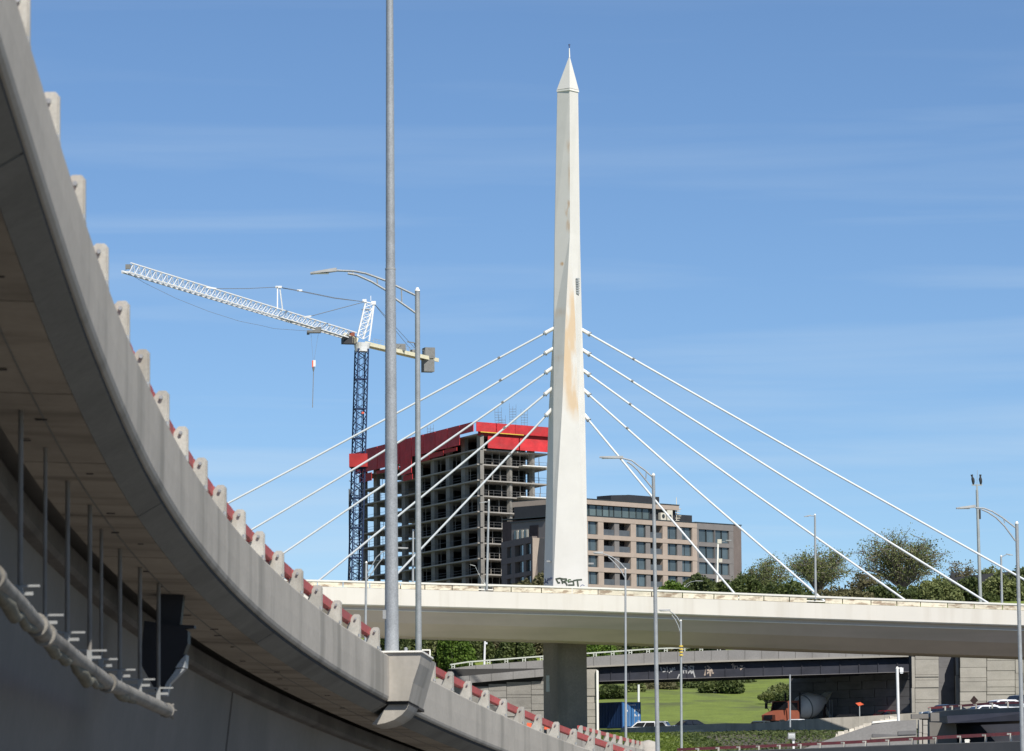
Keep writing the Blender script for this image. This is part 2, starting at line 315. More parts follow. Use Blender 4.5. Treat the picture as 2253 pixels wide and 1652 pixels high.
lo_y = [50, 144, 214, 328, 413, 518, 612, 687, 752, 816, 883, 948, 1020, 1056, 1113, 1169, 1229, 1352, 1396, 1429, 1465, 1498, 1526, 1555, 1576, 1605, 1625, 1652]
S_POST = 2.57
T = np.arange(31.0)
pts = []
for i in range(31):
    pts.append(P(post_x[i], interp(post_x[i], up_x, up_y), 28 + S_POST * i))
pts = np.array([tuple(p) for p in pts])
cx_ = np.polyfit(T, pts[:, 0], 5); cz_ = np.polyfit(T, pts[:, 2], 5)
def Uraw(t): return Vector((float(np.polyval(cx_, t)), 28 + S_POST * t, float(np.polyval(cz_, t))))
def U(t):
    if t < 0:
        a = Uraw(0); b = Uraw(1); return a + (b - a) * t
    if t > 30:
        a = Uraw(30); b = Uraw(29); return a + (a - b) * (t - 30)
    return Uraw(t)
def Tan(t): return (U(t + 0.05) - U(t - 0.05)).normalized()
def Nin(t):
    d = Tan(t); return Vector((-d.y, d.x, 0)).normalized()
def FH(t): return interp(t, [-1, 0, 2, 5, 9, 31], [0.66, 0.70, 0.78, 0.83, 0.83, 0.82])
def RP(t, n, v): return U(t) + Nin(t) * n - Vector((0, 0, v))
def sweep(name, sec, t0, t1, step, material, parent, smooth=False):
    n = max(1, int(round((t1 - t0) / step))); ts = [t0 + (t1 - t0) * i / n for i in range(n + 1)]
    vs = []; k = None
    for t in ts:
        q = sec(t); k = len(q); vs += [RP(t, a, b) for a, b in q]
    fs = []
    for i in range(n):
        for j in range(k):
            j2 = (j + 1) % k
            fs.append((i * k + j, (i + 1) * k + j, (i + 1) * k + j2, i * k + j2))
    fs += [tuple(range(k)), tuple(reversed(range(n * k, n * k + k)))]
    mb = MB(); mb.add(vs, fs); return mb.build(name, material, parent, smooth)
ramp = thing('highway_ramp', 'curved concrete highway ramp with red guard rail sweeping overhead along the left', 'overpass', (U(10).x, U(10).y, 0))
T0, T1 = -12, 42
sweep('parapet', lambda t: [(-0.006, 0.03), (0.008, 0.006), (0.03, 0), (0.42, 0), (0.48, 0.12), (0.52, FH(t) - 0.1), (0.07, FH(t)), (0.035, FH(t) - 0.008), (0.008, FH(t) - 0.035), (-0.006, FH(t) - 0.08), (-0.012, FH(t) * .5)], T0, T1, 0.5, M['fascia'], ramp)
sweep('drip_joint', lambda t: [(0.055, FH(t) - 0.02), (0.45, FH(t) - 0.095), (0.45, FH(t) + 0.045), (0.055, FH(t) + 0.05)], T0, T1, 0.5, M['dark_joint'], ramp)
# overhang soffit cast in panels, the dark joints between them recessed
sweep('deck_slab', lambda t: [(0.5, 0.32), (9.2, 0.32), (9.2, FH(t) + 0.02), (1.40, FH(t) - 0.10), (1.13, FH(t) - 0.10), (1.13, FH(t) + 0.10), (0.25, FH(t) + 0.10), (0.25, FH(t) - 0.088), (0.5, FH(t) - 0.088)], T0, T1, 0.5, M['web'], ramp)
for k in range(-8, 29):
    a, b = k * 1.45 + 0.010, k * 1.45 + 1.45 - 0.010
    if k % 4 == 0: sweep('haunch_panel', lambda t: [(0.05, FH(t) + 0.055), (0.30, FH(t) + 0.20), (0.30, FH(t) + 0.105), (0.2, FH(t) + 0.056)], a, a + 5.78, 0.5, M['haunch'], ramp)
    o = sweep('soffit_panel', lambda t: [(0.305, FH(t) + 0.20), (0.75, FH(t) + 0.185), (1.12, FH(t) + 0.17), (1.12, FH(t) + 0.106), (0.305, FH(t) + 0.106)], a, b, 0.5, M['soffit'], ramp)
for k in range(26):      # form tie recesses, dark short marks in the soffit
    t = -1 + k * 0.725 + random.uniform(-.28, .28); n_0 = random.uniform(.42, .98); ln = random.uniform(.05, .11)
    a, b = RP(t, n_0, FH(t) + 0.196), RP(t, n_0 + ln, FH(t) + 0.196)
    MB().bar(a, b, 0.05, 0.008).build('tie_mark', M['dark_joint'], ramp)
# longitudinal board marks
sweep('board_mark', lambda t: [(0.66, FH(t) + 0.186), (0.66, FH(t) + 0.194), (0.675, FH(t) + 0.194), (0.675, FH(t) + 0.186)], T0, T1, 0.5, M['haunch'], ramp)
# box girder: top ledge, web, bottom flange
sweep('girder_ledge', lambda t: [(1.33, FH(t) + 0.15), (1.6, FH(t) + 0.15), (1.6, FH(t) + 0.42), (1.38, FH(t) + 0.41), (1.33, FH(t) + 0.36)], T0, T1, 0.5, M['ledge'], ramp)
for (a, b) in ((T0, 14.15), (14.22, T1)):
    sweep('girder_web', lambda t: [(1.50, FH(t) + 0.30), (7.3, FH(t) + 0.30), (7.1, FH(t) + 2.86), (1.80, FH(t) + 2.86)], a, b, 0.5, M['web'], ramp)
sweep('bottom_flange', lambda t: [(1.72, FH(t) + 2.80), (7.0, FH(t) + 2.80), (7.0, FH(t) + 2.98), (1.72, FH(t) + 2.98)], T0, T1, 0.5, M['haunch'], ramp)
sweep('inner_parapet', lambda t: [(8.72, 0), (9.2, 0), (9.2, FH(t)), (8.72, FH(t))], T0, T1, 1.0, M['fascia'], ramp)
sweep('road_surface', lambda t: [(0.53, 0.29), (8.7, 0.29), (8.7, 0.315), (0.53, 0.315)], T0, T1, 1.0, M['asphalt'], ramp)
# columns carrying the girder
for t in (2, 20, 36):
    c = RP(t, 4.6, FH(t) + 3.0)
    mb = MB(); mb.box((c.x, c.y, c.z / 2), (2.6, 1.4, c.z), -0.05); mb.build('column', M['web'], ramp)
def rail_post_mb():
    mb = MB()   # local: x = inward, y = along, z = up
    prof = [(0.015, 0), (0.275, 0), (0.25, 0.15), (0.205, 0.27), (0.15, 0.37), (0.115, 0.405), (0.04, 0.405), (0.018, 0.385)]
    mb.prism([(a, -0.035, b) for a, b in prof], (0, 0.07, 0))
    mb.box((0.012, 0, 0.19), (0.012, 0.085, 0.36))
    mb.box((0.15, 0, 0.012), (0.29, 0.17, 0.022))                     # base plate
    return mb
rp0 = None; bolt0 = None
for i in range(-11, 41):
    M4 = Matrix.Translation(U(i)) @ Matrix((( Nin(i).x, -Tan(i).normalized().x * 1, 0, 0), (Nin(i).y, Tan(i).y, 0, 0), (0, 0, 1, 0), (0, 0, 0, 1)))
    n_ = Nin(i); t_ = Vector((n_.y, -n_.x, 0))
    M4 = Matrix.Translation(U(i)) @ Matrix(((n_.x, t_.x, 0, 0), (n_.y, t_.y, 0, 0), (0, 0, 1, 0), (0, 0, 0, 1)))
    if rp0 is None:
        rp0 = rail_post_mb().build('rail_post', M['post'], ramp); rp0.matrix_basis = M4
        ORIG[rp0.name] = Vector((0, 0, 0))
        b_ = MB().tube([(0.025, -0.075, 0.02), (0.025, -0.075, 0.065)], 0.02, 6).tube([(0.09, -0.045, 0.33), (0.09, -0.075, 0.33)], 0.022, 6).tube([(0.2, -0.075, 0.02), (0.2, -0.075, 0.06)], 0.02, 6)
        bolt0 = b_.build('bolts', M['galv'], rp0); bolt0.matrix_parent_inverse = Matrix.Identity(4)
    else:
        q = bpy.data.objects.new('rail_post', rp0.data); COL.objects.link(q); attach(q, ramp); q.matrix_basis = M4
        bb = bpy.data.objects.new('bolts', bolt0.data); COL.objects.link(bb); bb.parent = q
for i in range(-11, 40):
    a, b = RP(i + 0.02, 0.232, -0.335), RP(i + 0.98, 0.232, -0.335)
    if i == 18: continue
    if i == 17: b = RP(i + .35, .262, -.315)
    mb = MB().bar(a, b, 0.12, 0.14); mb.build('guard_rail', M['red_rail'], ramp)
# bracket for the lamp pole: flared pedestal and the fin below it
TP = 17.75
def ped(name, quads, t0, t1, material):   # quads: polygon in (n, v); extruded from t0 to t1
    a = [RP(t0, n, v) for n, v in quads]; b = [RP(t1, n, v) for n, v in quads]
    k = len(a); mb = MB(); mb.add(a + b, [tuple(range(k)), tuple(range(2 * k - 1, k - 1, -1))] + [(i, k + i, k + (i + 1) % k, (i + 1) % k) for i in range(k)])
    return mb.build(name, material, ramp)
h = FH(TP)
a = [(0.25, -0.045), (-0.60, -0.045), (-0.56, 0.15), (-0.44, 0.5), (-0.36, h + 0.0), (0.03, h + 0.0), (0.03, 0.3)]
ped('lamp_pedestal', a, TP - 0.30, TP + 0.30, M['fascia'])
ped('pedestal_cap', [(0.27, -0.075), (-0.62, -0.075), (-0.62, -0.046), (0.27, -0.046)], TP - 0.32, TP + 0.32, M['white_cap'])
ped('pedestal_side', [(0.0, -0.03), (-0.58, -0.03), (-0.34, h), (-0.0, h)], TP + 0.301, TP + 0.56, M['fascia'])
ped('pedestal_joint', [(0.06, h + 0.002), (-0.345, h + 0.002), (-0.345, h + 0.05), (0.06, h + 0.05)], TP - 0.28, TP + 0.62, M['dark_joint'])
fin = [(0.02, h + 0.055), (-0.35, h + 0.055), (-0.31, h + .14), (-0.22, h + .24), (-0.08, h + .33), (0.08, h + .385), (0.22, h + .41), (0.33, h + .41)]
ped('pedestal_fin', fin, TP - 0.25, TP + 0.25, M['fascia'])

# drain pipe slung below the overhang on hanger rods
zr8 = Z(3.304, 0, 1450)
rods = [(46, 902), (100, 984), (149, 1057), (198, 1109), (223, 1163), (264, 1206), (308, 1247), (349, 1281)]
pipe_px = [zr8(-200, 170), zr8(-60, 290), zr8(60, 420), zr8(180, 540), zr8(330, 720), zr8(400, 800), zr8(560, 920), zr8(740, 1070), zr8(950, 1225), zr8(1130, 1310), zr8(1300, 1390), zr8(1480, 1470)]
pxs = [p[0] for p in pipe_px]; pys = [p[1] for p in pipe_px]
def soffit_D(x, y, n=0.75):
    D = 45.0
    for _ in range(60):
        t = (D - 28) / S_POST; z = U(t).z - FH(t) - 0.18
        d = ray(x, y); D = D * 0.5 + 0.5 * (z - CAMZ) / d.z * d.y
    return D
rod_D = [soffit_D(x, y) for x, y in rods]
def near_D(x):
    s0 = (rod_D[1] - rod_D[0]) / (rods[1][0] - rods[0][0]); s1 = (rod_D[-1] - rod_D[-3]) / (rods[-1][0] - rods[-3][0])
    if x < rods[0][0]: return rod_D[0] + (x - rods[0][0]) * s0
    if x > rods[-1][0]: return rod_D[-1] + (x - rods[-1][0]) * s1
    return interp(x, [r[0] for r in rods], rod_D)
pp = [P(x, y + 6, near_D(x)) for x, y in pipe_px]
MB().tube(pp, [0.082] * 12, 14).build('drain_pipe', M['pipe'], ramp, True)
for k in (1, 4, 5, 8):   # sleeves
    d = (pp[min(k + 1, 11)] - pp[k]).normalized()
    MB().tube([pp[k] - d * 0.09, pp[k] + d * 0.09], 0.112, 14).build('pipe_coupling', M['pipe'], ramp, True)
e_ = pp[-1]; d = (pp[-1] - pp[-2]).normalized()
mb = MB().tube([e_ - d * 0.06, e_ + d * 0.02], 0.095, 10)
for k in range(7):
    a = k * 0.9; v = Vector((math.cos(a), 0, math.sin(a)))
    mb.tube([e_ + v * 0.06, e_ + d * 0.10 + v * 0.10 + Vector((0, 0, 0.03 * math.sin(k * 3)))], [0.03, 0.012], 5)
mb.build('broken_pipe_end', M['pipe'], ramp)
mb = MB()   # torn insulation sagging below the pipe
for (x0, x1, sag) in ((-20, 84, 40), (98, 160, 26), (150, 232, 30), (250, 300, 8)):
    q = []; r = []
    for s in range(9):
        x = lerp(x0, x1, s / 8); y = interp(x, pxs, pys) + 14 + sag * math.sin(math.pi * s / 8) ** .8 * (0.72 + 0.28 * math.sin(s * 3.7 + x0)) * .8
        q.append(P(x, y, near_D(x) + 0.05)); r.append(0.025 + 0.035 * math.sin(math.pi * s / 8) ** 0.7 + 0.014 * math.sin(s * 5 + x0))
    mb.tube(q, r, 9)
mb.build('torn_wrap', M['wrap'], ramp, True)
for i, (x, y) in enumerate(rods):
    D = near_D(x); y2 = interp(x, pxs, pys); a = P(x, y - 10, D); b = P(x, y2 - 26, D)
    MB().tube([a, Vector((a.x, a.y, b.z))], 0.024 if i not in (1, 4) else 0.019, 8).build('hanger_rod', M['hanger'], ramp)
    c = Vector((a.x, a.y, b.z))
    mb = MB().bar(c + Vector((-0.20, 0, 0.05)), c + Vector((0.18, 0, 0.05)), 0.035, 0.02)
    mb.bar(c + Vector((0, 0, 0.05)), c + Vector((0, 0, -0.12)), 0.05, 0.05).bar(c + Vector((-0.12, 0, -0.02)), c + Vector((0.12, 0, -0.02)), 0.03, 0.03)
    mb.build('pipe_clamp', M['lamp_grey'], ramp)
# black drain hopper hanging from the overhang
hz = Z(3.304, 0, 1450)
D = soffit_D(375, 1306)
def hp(cx, cy, dd=0.0): x, y = hz(cx, cy); return P(x, y, D + dd)
mb = MB(); top = [hp(1390, 440), hp(1625, 455)]; bot = [hp(1375, 760), hp(1590, 760)]
mb.hexa([bot[0], bot[1], bot[1] + Vector((0, 0.3, 0)), bot[0] + Vector((0, 0.3, 0)), top[0], top[1], top[1] + Vector((0, 0.3, 0)), top[0] + Vector((0, 0.3, 0))])
mb.build('hopper_neck', M['black'], ramp)
mb = MB(); L0 = [(1275, 700), (1240, 1075), (1360, 1290), (1410, 1380), (1480, 1240), (1560, 1110), (1600, 1060), (1660, 900), (1660, 790), (1590, 745)]
mb.prism([hp(a, b, -0.06) for a, b in L0], (0, 0.46, 0)); mb.build('hopper_body', M['black'], ramp)
mb = MB().prism([hp(a, b, -0.075) for a, b in [(1550, 1115), (1635, 1115), (1645, 1000), (1610, 1030)]], (0, 0.47, 0))
mb.prism([hp(a, b, -0.075) for a, b in [(1415, 1370), (1475, 1365), (1500, 1260), (1635, 1125), (1560, 1125), (1470, 1250)]], (0, 0.3, 0)); mb.build('hopper_sun_edge', M['galv'], ramp)  # pale pieces stand for sunlight along the black hopper's right edge
mb = MB().prism([hp(a, b, -0.05) for a, b in [(1580, 735), (1718, 740), (1718, 765), (1600, 770)]], (0, 0.3, 0)); mb.build('hopper_bracket', M['black'], ramp)

# ------------------------------------------------------------------ lamp poles
def lamp(label, D, px, ytop, px2, ybot, w_top, w_bot, upper=None, lower=None, head=None, group=None, struts=(), zb=None, col='galv_far', cap=True, head_w=None, name='street_lamp', extra_foot=False):
    a, b = P(px, ytop, D), P(px2, ybot, D)
    if zb is not None:
        k = (zb - a.z) / (b.z - a.z); b = a + (b - a) * k
    b = Vector((b.x if abs(b.x - a.x) < 0.3 else b.x, D, b.z)); u = D / FPX
    th = thing(name, label, 'street lamp' if head else 'pole', tuple(b), group)
    r0, r1 = w_bot * u / 2, w_top * u / 2
    MB().tube([b, lerp(b, a, 0.5), a], [r0, (r0 + r1) / 2, r1], 14).build('pole', M[col], th, True)
    if extra_foot: MB().box(b + Vector((0, 0, 0.03)), (r0 * 3.4, r0 * 3.4, 0.06)).build('base_plate', M[col], th)
    if cap: MB().tube([a, a + Vector((0, 0, r1 * 1.4))], [r1 * 1.15, r1 * 0.5], 10).build('cap', M['white_cap'], th, True)
    ar = max(0.028, r1 * 0.45)
    for q in (upper, lower):
        if q: MB().tube([P(x, y, D) for x, y in q], ar, 8).build('arm', M[col], th, True)
    for (p, q) in struts: MB().tube([P(*p, D), P(*q, D)], ar * 0.7, 6).build('arm_strut', M[col], th)
    if head:
        (x0, y0), (x1, y1) = head; A, B = P(x0, y0, D), P(x1, y1, D); hw = head_w or (A - B).length * 0.28
        d = B - A; mb = MB(); n = 6; secs = []
        for k in range(n + 1):
            t = k / n; wd = hw * (0.35 + 0.65 * math.sin(min(1, t * 1.5 + 0.15) * math.pi / 2)) * (1 if t < .95 else .8); hh = hw * 0.36 * (1 - 0.55 * t)
            c = A + d * t; secs.append([c + Vector((0, -wd / 2, 0)), c + Vector((0, wd / 2, 0)), c + Vector((0, wd * 0.38, hh)), c + Vector((0, -wd * 0.38, hh))])
        vs = [p for s in secs for p in s]; fs = []
        for k in range(n):
            for j in range(4): j2 = (j + 1) % 4; fs.append((k * 4 + j, k * 4 + j2, k * 4 + 4 + j2, k * 4 + 4 + j))
        fs += [(3, 2, 1, 0), (n * 4, n * 4 + 1, n * 4 + 2, n * 4 + 3)]
        mb.add(vs, fs); ho = mb.build('lamp_head', M['lamp_grey'], th)
        mb = MB(); c = A + d * 0.6 + Vector((0, 0, -hw * 0.04)); mb.box(c, (d.length * 0.6, hw * 0.6, hw * 0.07)); mb.build('lens', M['lens'], ho)
    return th
pz = Z(2.5033, 300, 650)
# the big near pole standing on the ramp pedestal
Dn = U(TP).y
bp = RP(TP, -0.24, -0.12)
a = P(857, -120, Dn)
th = thing('light_pole', 'thick grey steel pole standing on the flared ramp pedestal, its top out of view', 'pole', tuple(bp))
bx = P(862, 1412, Dn)
bx.z = bp.z
mid = P(859, 590, Dn)
MB().tube([bx, lerp(bx, mid, .5), mid - Vector((0, 0, 0.01))], [0.128, 0.112, 0.094], 28).build('lower_shaft', M['galv'], th, True)
MB().tube([mid, a], [0.086, 0.062], 28).build('upper_shaft', M['galv'], th, True)
MB().tube([mid - Vector((0, 0, 0.03)), mid + Vector((0, 0, 0.0))], 0.098, 28).build('shaft_joint', M['lamp_grey'], th, True)
pl = MB().box(bx + Vector((0.02, 0, -0.02)), (0.62, 0.55, 0.05)).build('base_plate', M['white_cap'], th)
mb = MB()
for sx in (-0.22, 0.26):
    for sy in (-0.2, 0.2): mb.tube([bx + Vector((sx, sy, 0)), bx + Vector((sx, sy, 0.075))], 0.026, 8)
mb.build('bolts', M['galv'], pl)
MB().box(P(846, 1352, Dn) + Vector((0, -0.05, 0)), (0.06, 0.06, 0.16)).build('hand_hole', M['lamp_grey'], th)
c7 = Z(4.128, 2500, 1250)
lamp('tall street lamp just right of the thick near pole, double arm reaching left past it', 133, 918.3, 640, 921, 1440, 11, 15,
     [pz(*q) for q in [(2035, 352), (1900, 287), (1840, 255), (1700, 205), (1620, 190), (1500, 185)]],
     [pz(*q) for q in [(2035, 470), (1900, 375), (1840, 320), (1740, 260), (1640, 215), (1580, 205)]],
     (pz(1505, 192), pz(1330, 210)), 'double armed street lamps', [(pz(1940, 305), pz(1942, 400)), (pz(1775, 228), pz(1780, 278)), (pz(1612, 190), pz(1615, 208))], zb=3.0, col='galv', head_w=0.34)
lamp('double armed street lamp crossing the pale apartment block, its pole reaching past the white deck', 165, 1437.5, 1046, 1447, 1652, 7.5, 10.5,
     [(1437, 1051), (1421, 1036), (1407, 1026), (1390, 1013), (1370, 1008)], [(1437, 1076), (1420, 1055), (1403, 1034), (1390, 1022), (1380, 1016)],
     ((1371, 1009), (1319, 1007)), 'double armed street lamps', [((1422, 1037), (1421, 1054))], zb=2.0, col='galv', head_w=0.32)
lamp('double armed street lamp at the far right edge of the picture', 165, 2237, 1152, 2250, 1652, 7.5, 10.5,
     [c7(*q) for q in [(905, 672), (850, 630), (760, 560), (650, 492), (560, 458), (460, 452)]], [c7(*q) for q in [(905, 820), (850, 745), (780, 650), (690, 560), (600, 500), (530, 470)]],
     (c7(462, 450), c7(250, 464)), 'double armed street lamps', [(c7(775, 575), c7(785, 620))], zb=2.0, col='galv', head_w=0.32)
c3 = Z(2.816, 1300, 1250)
lamp('slim double armed street lamp right of the pier, rising in front of the white deck', 215, 1376, 1252, 1377, 1612, 4.2, 6.2,
     [c3(*q) for q in [(1052, 765), (1018, 725), (985, 700), (950, 678), (915, 664), (890, 656)]], [c3(*q) for q in [(1050, 835), (1020, 780), (985, 738), (950, 700), (925, 678)]],
     (c3(888, 656), c3(812, 650)), 'double armed street lamps', [], head_w=0.36, zb=3.0)
lamp('slim double armed street lamp just right of the taller one, head against the deck underside', 240, 1498, 1366, 1499.5, 1652, 4.2, 6.2,
     [(1497, 1370), (1490, 1358), (1482, 1350), (1474, 1345)], [(1497, 1392), (1492, 1376), (1485, 1362), (1478, 1353)], ((1475, 1345), (1449, 1343)), 'double armed street lamps', [], head_w=0.36, zb=4.0)
for k in range(3):
    pass
lamp('brown street lamp half hidden by the ramp, its arm bending right past the thick pole', 250, 806, 1238, 804, 1400, 5, 6,
     [(807, 1262), (818, 1245), (828, 1226), (842, 1214), (858, 1208), (874, 1206)], [(807, 1275), (820, 1258), (832, 1240), (846, 1224)],
     ((873, 1207), (898, 1206.5)), 'double armed street lamps', [], head_w=0.3, zb=5.0)
lamp('bare white post with a small hook box, in front of the dark underpass wall', 250, 1974, 1471, 1977, 1586, 6.5, 6.5, col='white', name='white_post')
o = thing('hook_box', 'small white box hanging at the top of the bare white post', 'box', tuple(P(1984, 1475, 250)))
MB().box(P(1983.5, 1474, 250), (0.22, 0.2, 0.28)).bar(P(1976, 1470, 250), P(1984, 1469, 250), 0.06).build('housing', M['white'], o)
MB().box(P(1983.5, 1480, 250), (0.16, 0.16, 0.1)).build('lens', M['lens'], o)
c6 = Z(2.676, 1900, 1650)
lamp('thin grey post in front of the left end of the dark underpass wall', 330, 1738, 1484, 1738.5, 1600, 3.6, 3.8, cap=False, name='thin_post')
lamp('short white post sticking up behind the blue container', 470, 1405, 1506, 1405, 1560, 5, 5, col='white', cap=False, name='short_post')
th = lamp('slim white post above the old parapet, left of the big pier', 433, 1067, 1403, 1065.5, 1466, 4, 5, col='white', cap=False, name='thin_post')
MB().tube([P(1070, 1417, 433), P(1070, 1413, 433)], 0.12, 8).build('small_globe', M['lens'], th, True)
# camera mast behind the deck
th = lamp('tall tapering camera mast behind the right end of the deck, twin cameras on top', 608, 2149.5, 1078, 2157.5, 1338, 5.5, 8.5, cap=False, name='camera_mast')
MB().bar(P(2138, 1067, 608), P(2161, 1067, 608), 0.18).bar(P(2149.5, 1080, 608), P(2149.5, 1066, 608), 0.24).build('crossbar', M['galv_far'], th)
for x, lean in ((2140.5, -2.5), (2157, 0)):
    q = [P(x + 1, 1066, 608), P(x + 1, 1060, 608), P(x, 1054, 608), P(x + lean * .6, 1049, 608), P(x + lean, 1044, 608)]
    MB().tube(q, [0.12, 0.22, 0.25, 0.12, 0.19], 8).build('camera', M['charcoal'], th, True)
MB().tube([P(2149.5, 1066, 608), P(2150.5, 1034, 608)], 0.03, 5).build('lightning_rod', M['galv_far'], th)
MB().box(P(2156, 1131, 608), (0.24, 0.24, 1.5)).build('control_box', M['charcoal'], th)
# ------------------------------------------------------------------ cable-stayed bridge
def dD(x): return 395 - (x - 700) * 15 / 1553.0
capx = [300, 500, 688, 1191, 1331, 1602, 2237, 2500]; capy = [1267, 1271.5, 1275, 1288, 1292.5, 1303, 1327.5, 1337.5]
pbx = [300, 500, 713, 1191, 1331, 1602, 2237, 2500]; pby = [1283, 1287.5, 1291, 1304.5, 1309, 1319.6, 1342.5, 1352]
fbx = [300, 500, 767, 1250, 1592, 2237, 2500]; fby = [1320, 1324, 1331, 1344, 1356, 1377, 1386]
def bpt(x, y, back=0.0, dn=0.0):
    p = P(x, y, dD(x)); return p + Vector((0.194, 0.981, 0)) * back - Vector((0, 0, dn)) if False else p + Vector((0.0, back, -dn))
br = thing('cable_stayed_bridge', 'white cable stayed bridge with one tall tapering mast and fans of stay cables', 'bridge', tuple(P(1245, 1640, 392)))
def strip(name, rows, material, x0=300, x1=2500, step=40, parent=None, smooth=False):   # rows: functions x -> Vector, closed section
    n = int((x1 - x0) / step); vs = []; k = len(rows)
    for i in range(n + 1):
        x = x0 + (x1 - x0) * i / n; vs += [r(x) for r in rows]
    fs = [(i * k + j, i * k + (j + 1) % k, (i + 1) * k + (j + 1) % k, (i + 1) * k + j) for i in range(n) for j in range(k)]
    fs += [tuple(reversed(range(k))), tuple(range(n * k, n * k + k))]
    mb = MB(); mb.add(vs, fs); return mb.build(name, material, parent or br, smooth)
cy_ = lambda x: interp(x, capx, capy); py_ = lambda x: interp(x, pbx, pby); fy_ = lambda x: interp(x, fbx, fby)
strip('parapet_cap', [lambda x: bpt(x, cy_(x)), lambda x: bpt(x, cy_(x), 0.45), lambda x: bpt(x, cy_(x), 0.45, 0.17), lambda x: bpt(x, cy_(x), 0, 0.17)], M['white_cap'])
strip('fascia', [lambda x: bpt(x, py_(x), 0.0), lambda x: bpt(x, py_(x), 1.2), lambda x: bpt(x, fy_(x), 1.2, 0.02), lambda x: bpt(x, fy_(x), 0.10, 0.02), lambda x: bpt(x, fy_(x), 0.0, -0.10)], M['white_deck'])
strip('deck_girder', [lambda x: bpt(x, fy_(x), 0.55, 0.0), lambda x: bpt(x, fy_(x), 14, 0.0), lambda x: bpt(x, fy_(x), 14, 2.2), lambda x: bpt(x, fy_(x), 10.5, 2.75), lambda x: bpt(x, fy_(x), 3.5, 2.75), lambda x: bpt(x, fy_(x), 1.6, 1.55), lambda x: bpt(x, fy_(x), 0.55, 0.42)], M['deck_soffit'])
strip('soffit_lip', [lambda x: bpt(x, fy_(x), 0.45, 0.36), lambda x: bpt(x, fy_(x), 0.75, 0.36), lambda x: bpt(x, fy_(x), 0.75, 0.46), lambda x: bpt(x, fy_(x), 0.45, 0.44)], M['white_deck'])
strip('road_deck', [lambda x: bpt(x, py_(x), 0.5, 0.1), lambda x: bpt(x, py_(x), 13.6, 0.1), lambda x: bpt(x, py_(x), 13.6, 1.35), lambda x: bpt(x, py_(x), 1.25, 1.35)], M['oldconc'])
strip('rear_parapet', [lambda x: bpt(x, cy_(x), 13.6, 0.15), lambda x: bpt(x, cy_(x), 14, 0.15), lambda x: bpt(x, fy_(x), 14, -0.05), lambda x: bpt(x, fy_(x), 13.6, -0.05)], M['white_deck'])
# peeling parapet panels with two openings where the deck lamps stand
edges = [303]; 
while edges[-1] < 2500: edges.append(edges[-1] + 61 + random.uniform(-9, 9))
gaps = [(1053, 1086), (1775, 1816)]
for a, b in zip(edges[:-1], edges[1:]):
    segs = [(a + 1, b - 1)]
    for g0, g1 in gaps:
        ns = []
        for s0, s1 in segs:
            if s1 <= g0 or s0 >= g1: ns.append((s0, s1))
            else:
                if s0 < g0 - 4: ns.append((s0, g0))
                if s1 > g1 + 4: ns.append((g1, s1))
        segs = ns
    for s0, s1 in segs:
        f = lambda x: (bpt(x, cy_(x), 0.06, 0.172), bpt(x, py_(x), 0.06, -0.03), bpt(x, py_(x), 0.34, -0.03), bpt(x, cy_(x), 0.34, 0.172))
        A, B = f(s0), f(s1)
        MB().hexa([A[1], B[1], B[2], A[2], A[0], B[0], B[3], A[3]]).build('parapet_panel', M['panel'], br)
for g0, g1 in gaps:
    for fr in (0.33, 0.72):
        a = bpt(g0, lerp(cy_(g0), py_(g0), fr), 0.2); b = bpt(g1, lerp(cy_(g1), py_(g1), fr), 0.2)
        MB().bar(a, b, 0.1, 0.12).build('opening_rail', M['white_cap'], br)
# mast
MD = 399.0
lv = [200, 518, 702, 890, 1081, 1290, 1318]
Lx = [1226, 1220, 1218, 1208, 1202, 1196.5, 1196]; L2 = [1226.3, 1220.6, 1219.2, 1217.5, 1216.5, 1215.5, 1215.3]
Ax = [1253, 1253.6, 1244, 1237, 1226, 1217, 1216.5]; Bx = [1253.2, 1254.2, 1265, 1271.5, 1281, 1291.5, 1292.5]; Rx = [1272, 1276, 1280, 1286.5, 1290, 1293, 1293.3]
dL = [0, 0, 0.1, 0.5, 1.0, 1.5, 1.6]; dL2 = [-0.03, -0.05, -0.1, -0.6, -1.1, -1.6, -1.7]; dA = [-1.1, -1.2, -1.4, -1.55, -1.65, -1.72, -1.75]; dB = dA; dR = [0, -0.1, -0.4, -0.85, -1.25, -1.6, -1.7]
B1x = [1248.9, 1248, 1240, 1228, 1215, 1200, 1199]; B2x = [1249.2, 1250, 1262, 1275, 1283, 1290, 1290]; dBk = [1.1, 1.2, 1.3, 1.5, 1.7, 1.9, 1.9]
vs = []
for i, y in enumerate(lv):
    for x, d in ((Lx[i], dL[i]), (L2[i], dL2[i]), (Ax[i], dA[i]), (Bx[i], dB[i]), (Rx[i], dR[i]), (B2x[i], dBk[i]), (B1x[i], dBk[i])):
        p = P(x, y, MD); vs.append(Vector((p.x, MD + d, P(1249, y, MD).z)))
fs = []
for i in range(len(lv) - 1):
    for j in range(7):
        j2 = (j + 1) % 7; fs.append(((i + 1) * 7 + j, (i + 1) * 7 + j2, i * 7 + j2, i * 7 + j))
fs += [tuple(range(6, -1, -1)), tuple(range(42, 49))]
mb = MB(); mb.add(vs, fs); mast = mb.build('mast', M['white_mast'], br)
zt = P(1249, 200, MD).z
def mp_(x, y, d): p = P(x, y, MD); return Vector((p.x, MD + d, p.z))
ap = mp_(1253, 122, 0); bb = [mp_(1225, 197, 0), mp_(1253, 197.5, -1.2), mp_(1273.5, 198, 0), mp_(1249, 197, 1.2)]
mb = MB(); mb.add(bb + [ap], [(0, 1, 4), (1, 2, 4), (2, 3, 4), (3, 0, 4), (3, 2, 1, 0)]); cp_ = mb.build('spire', M['white_mast'], br)
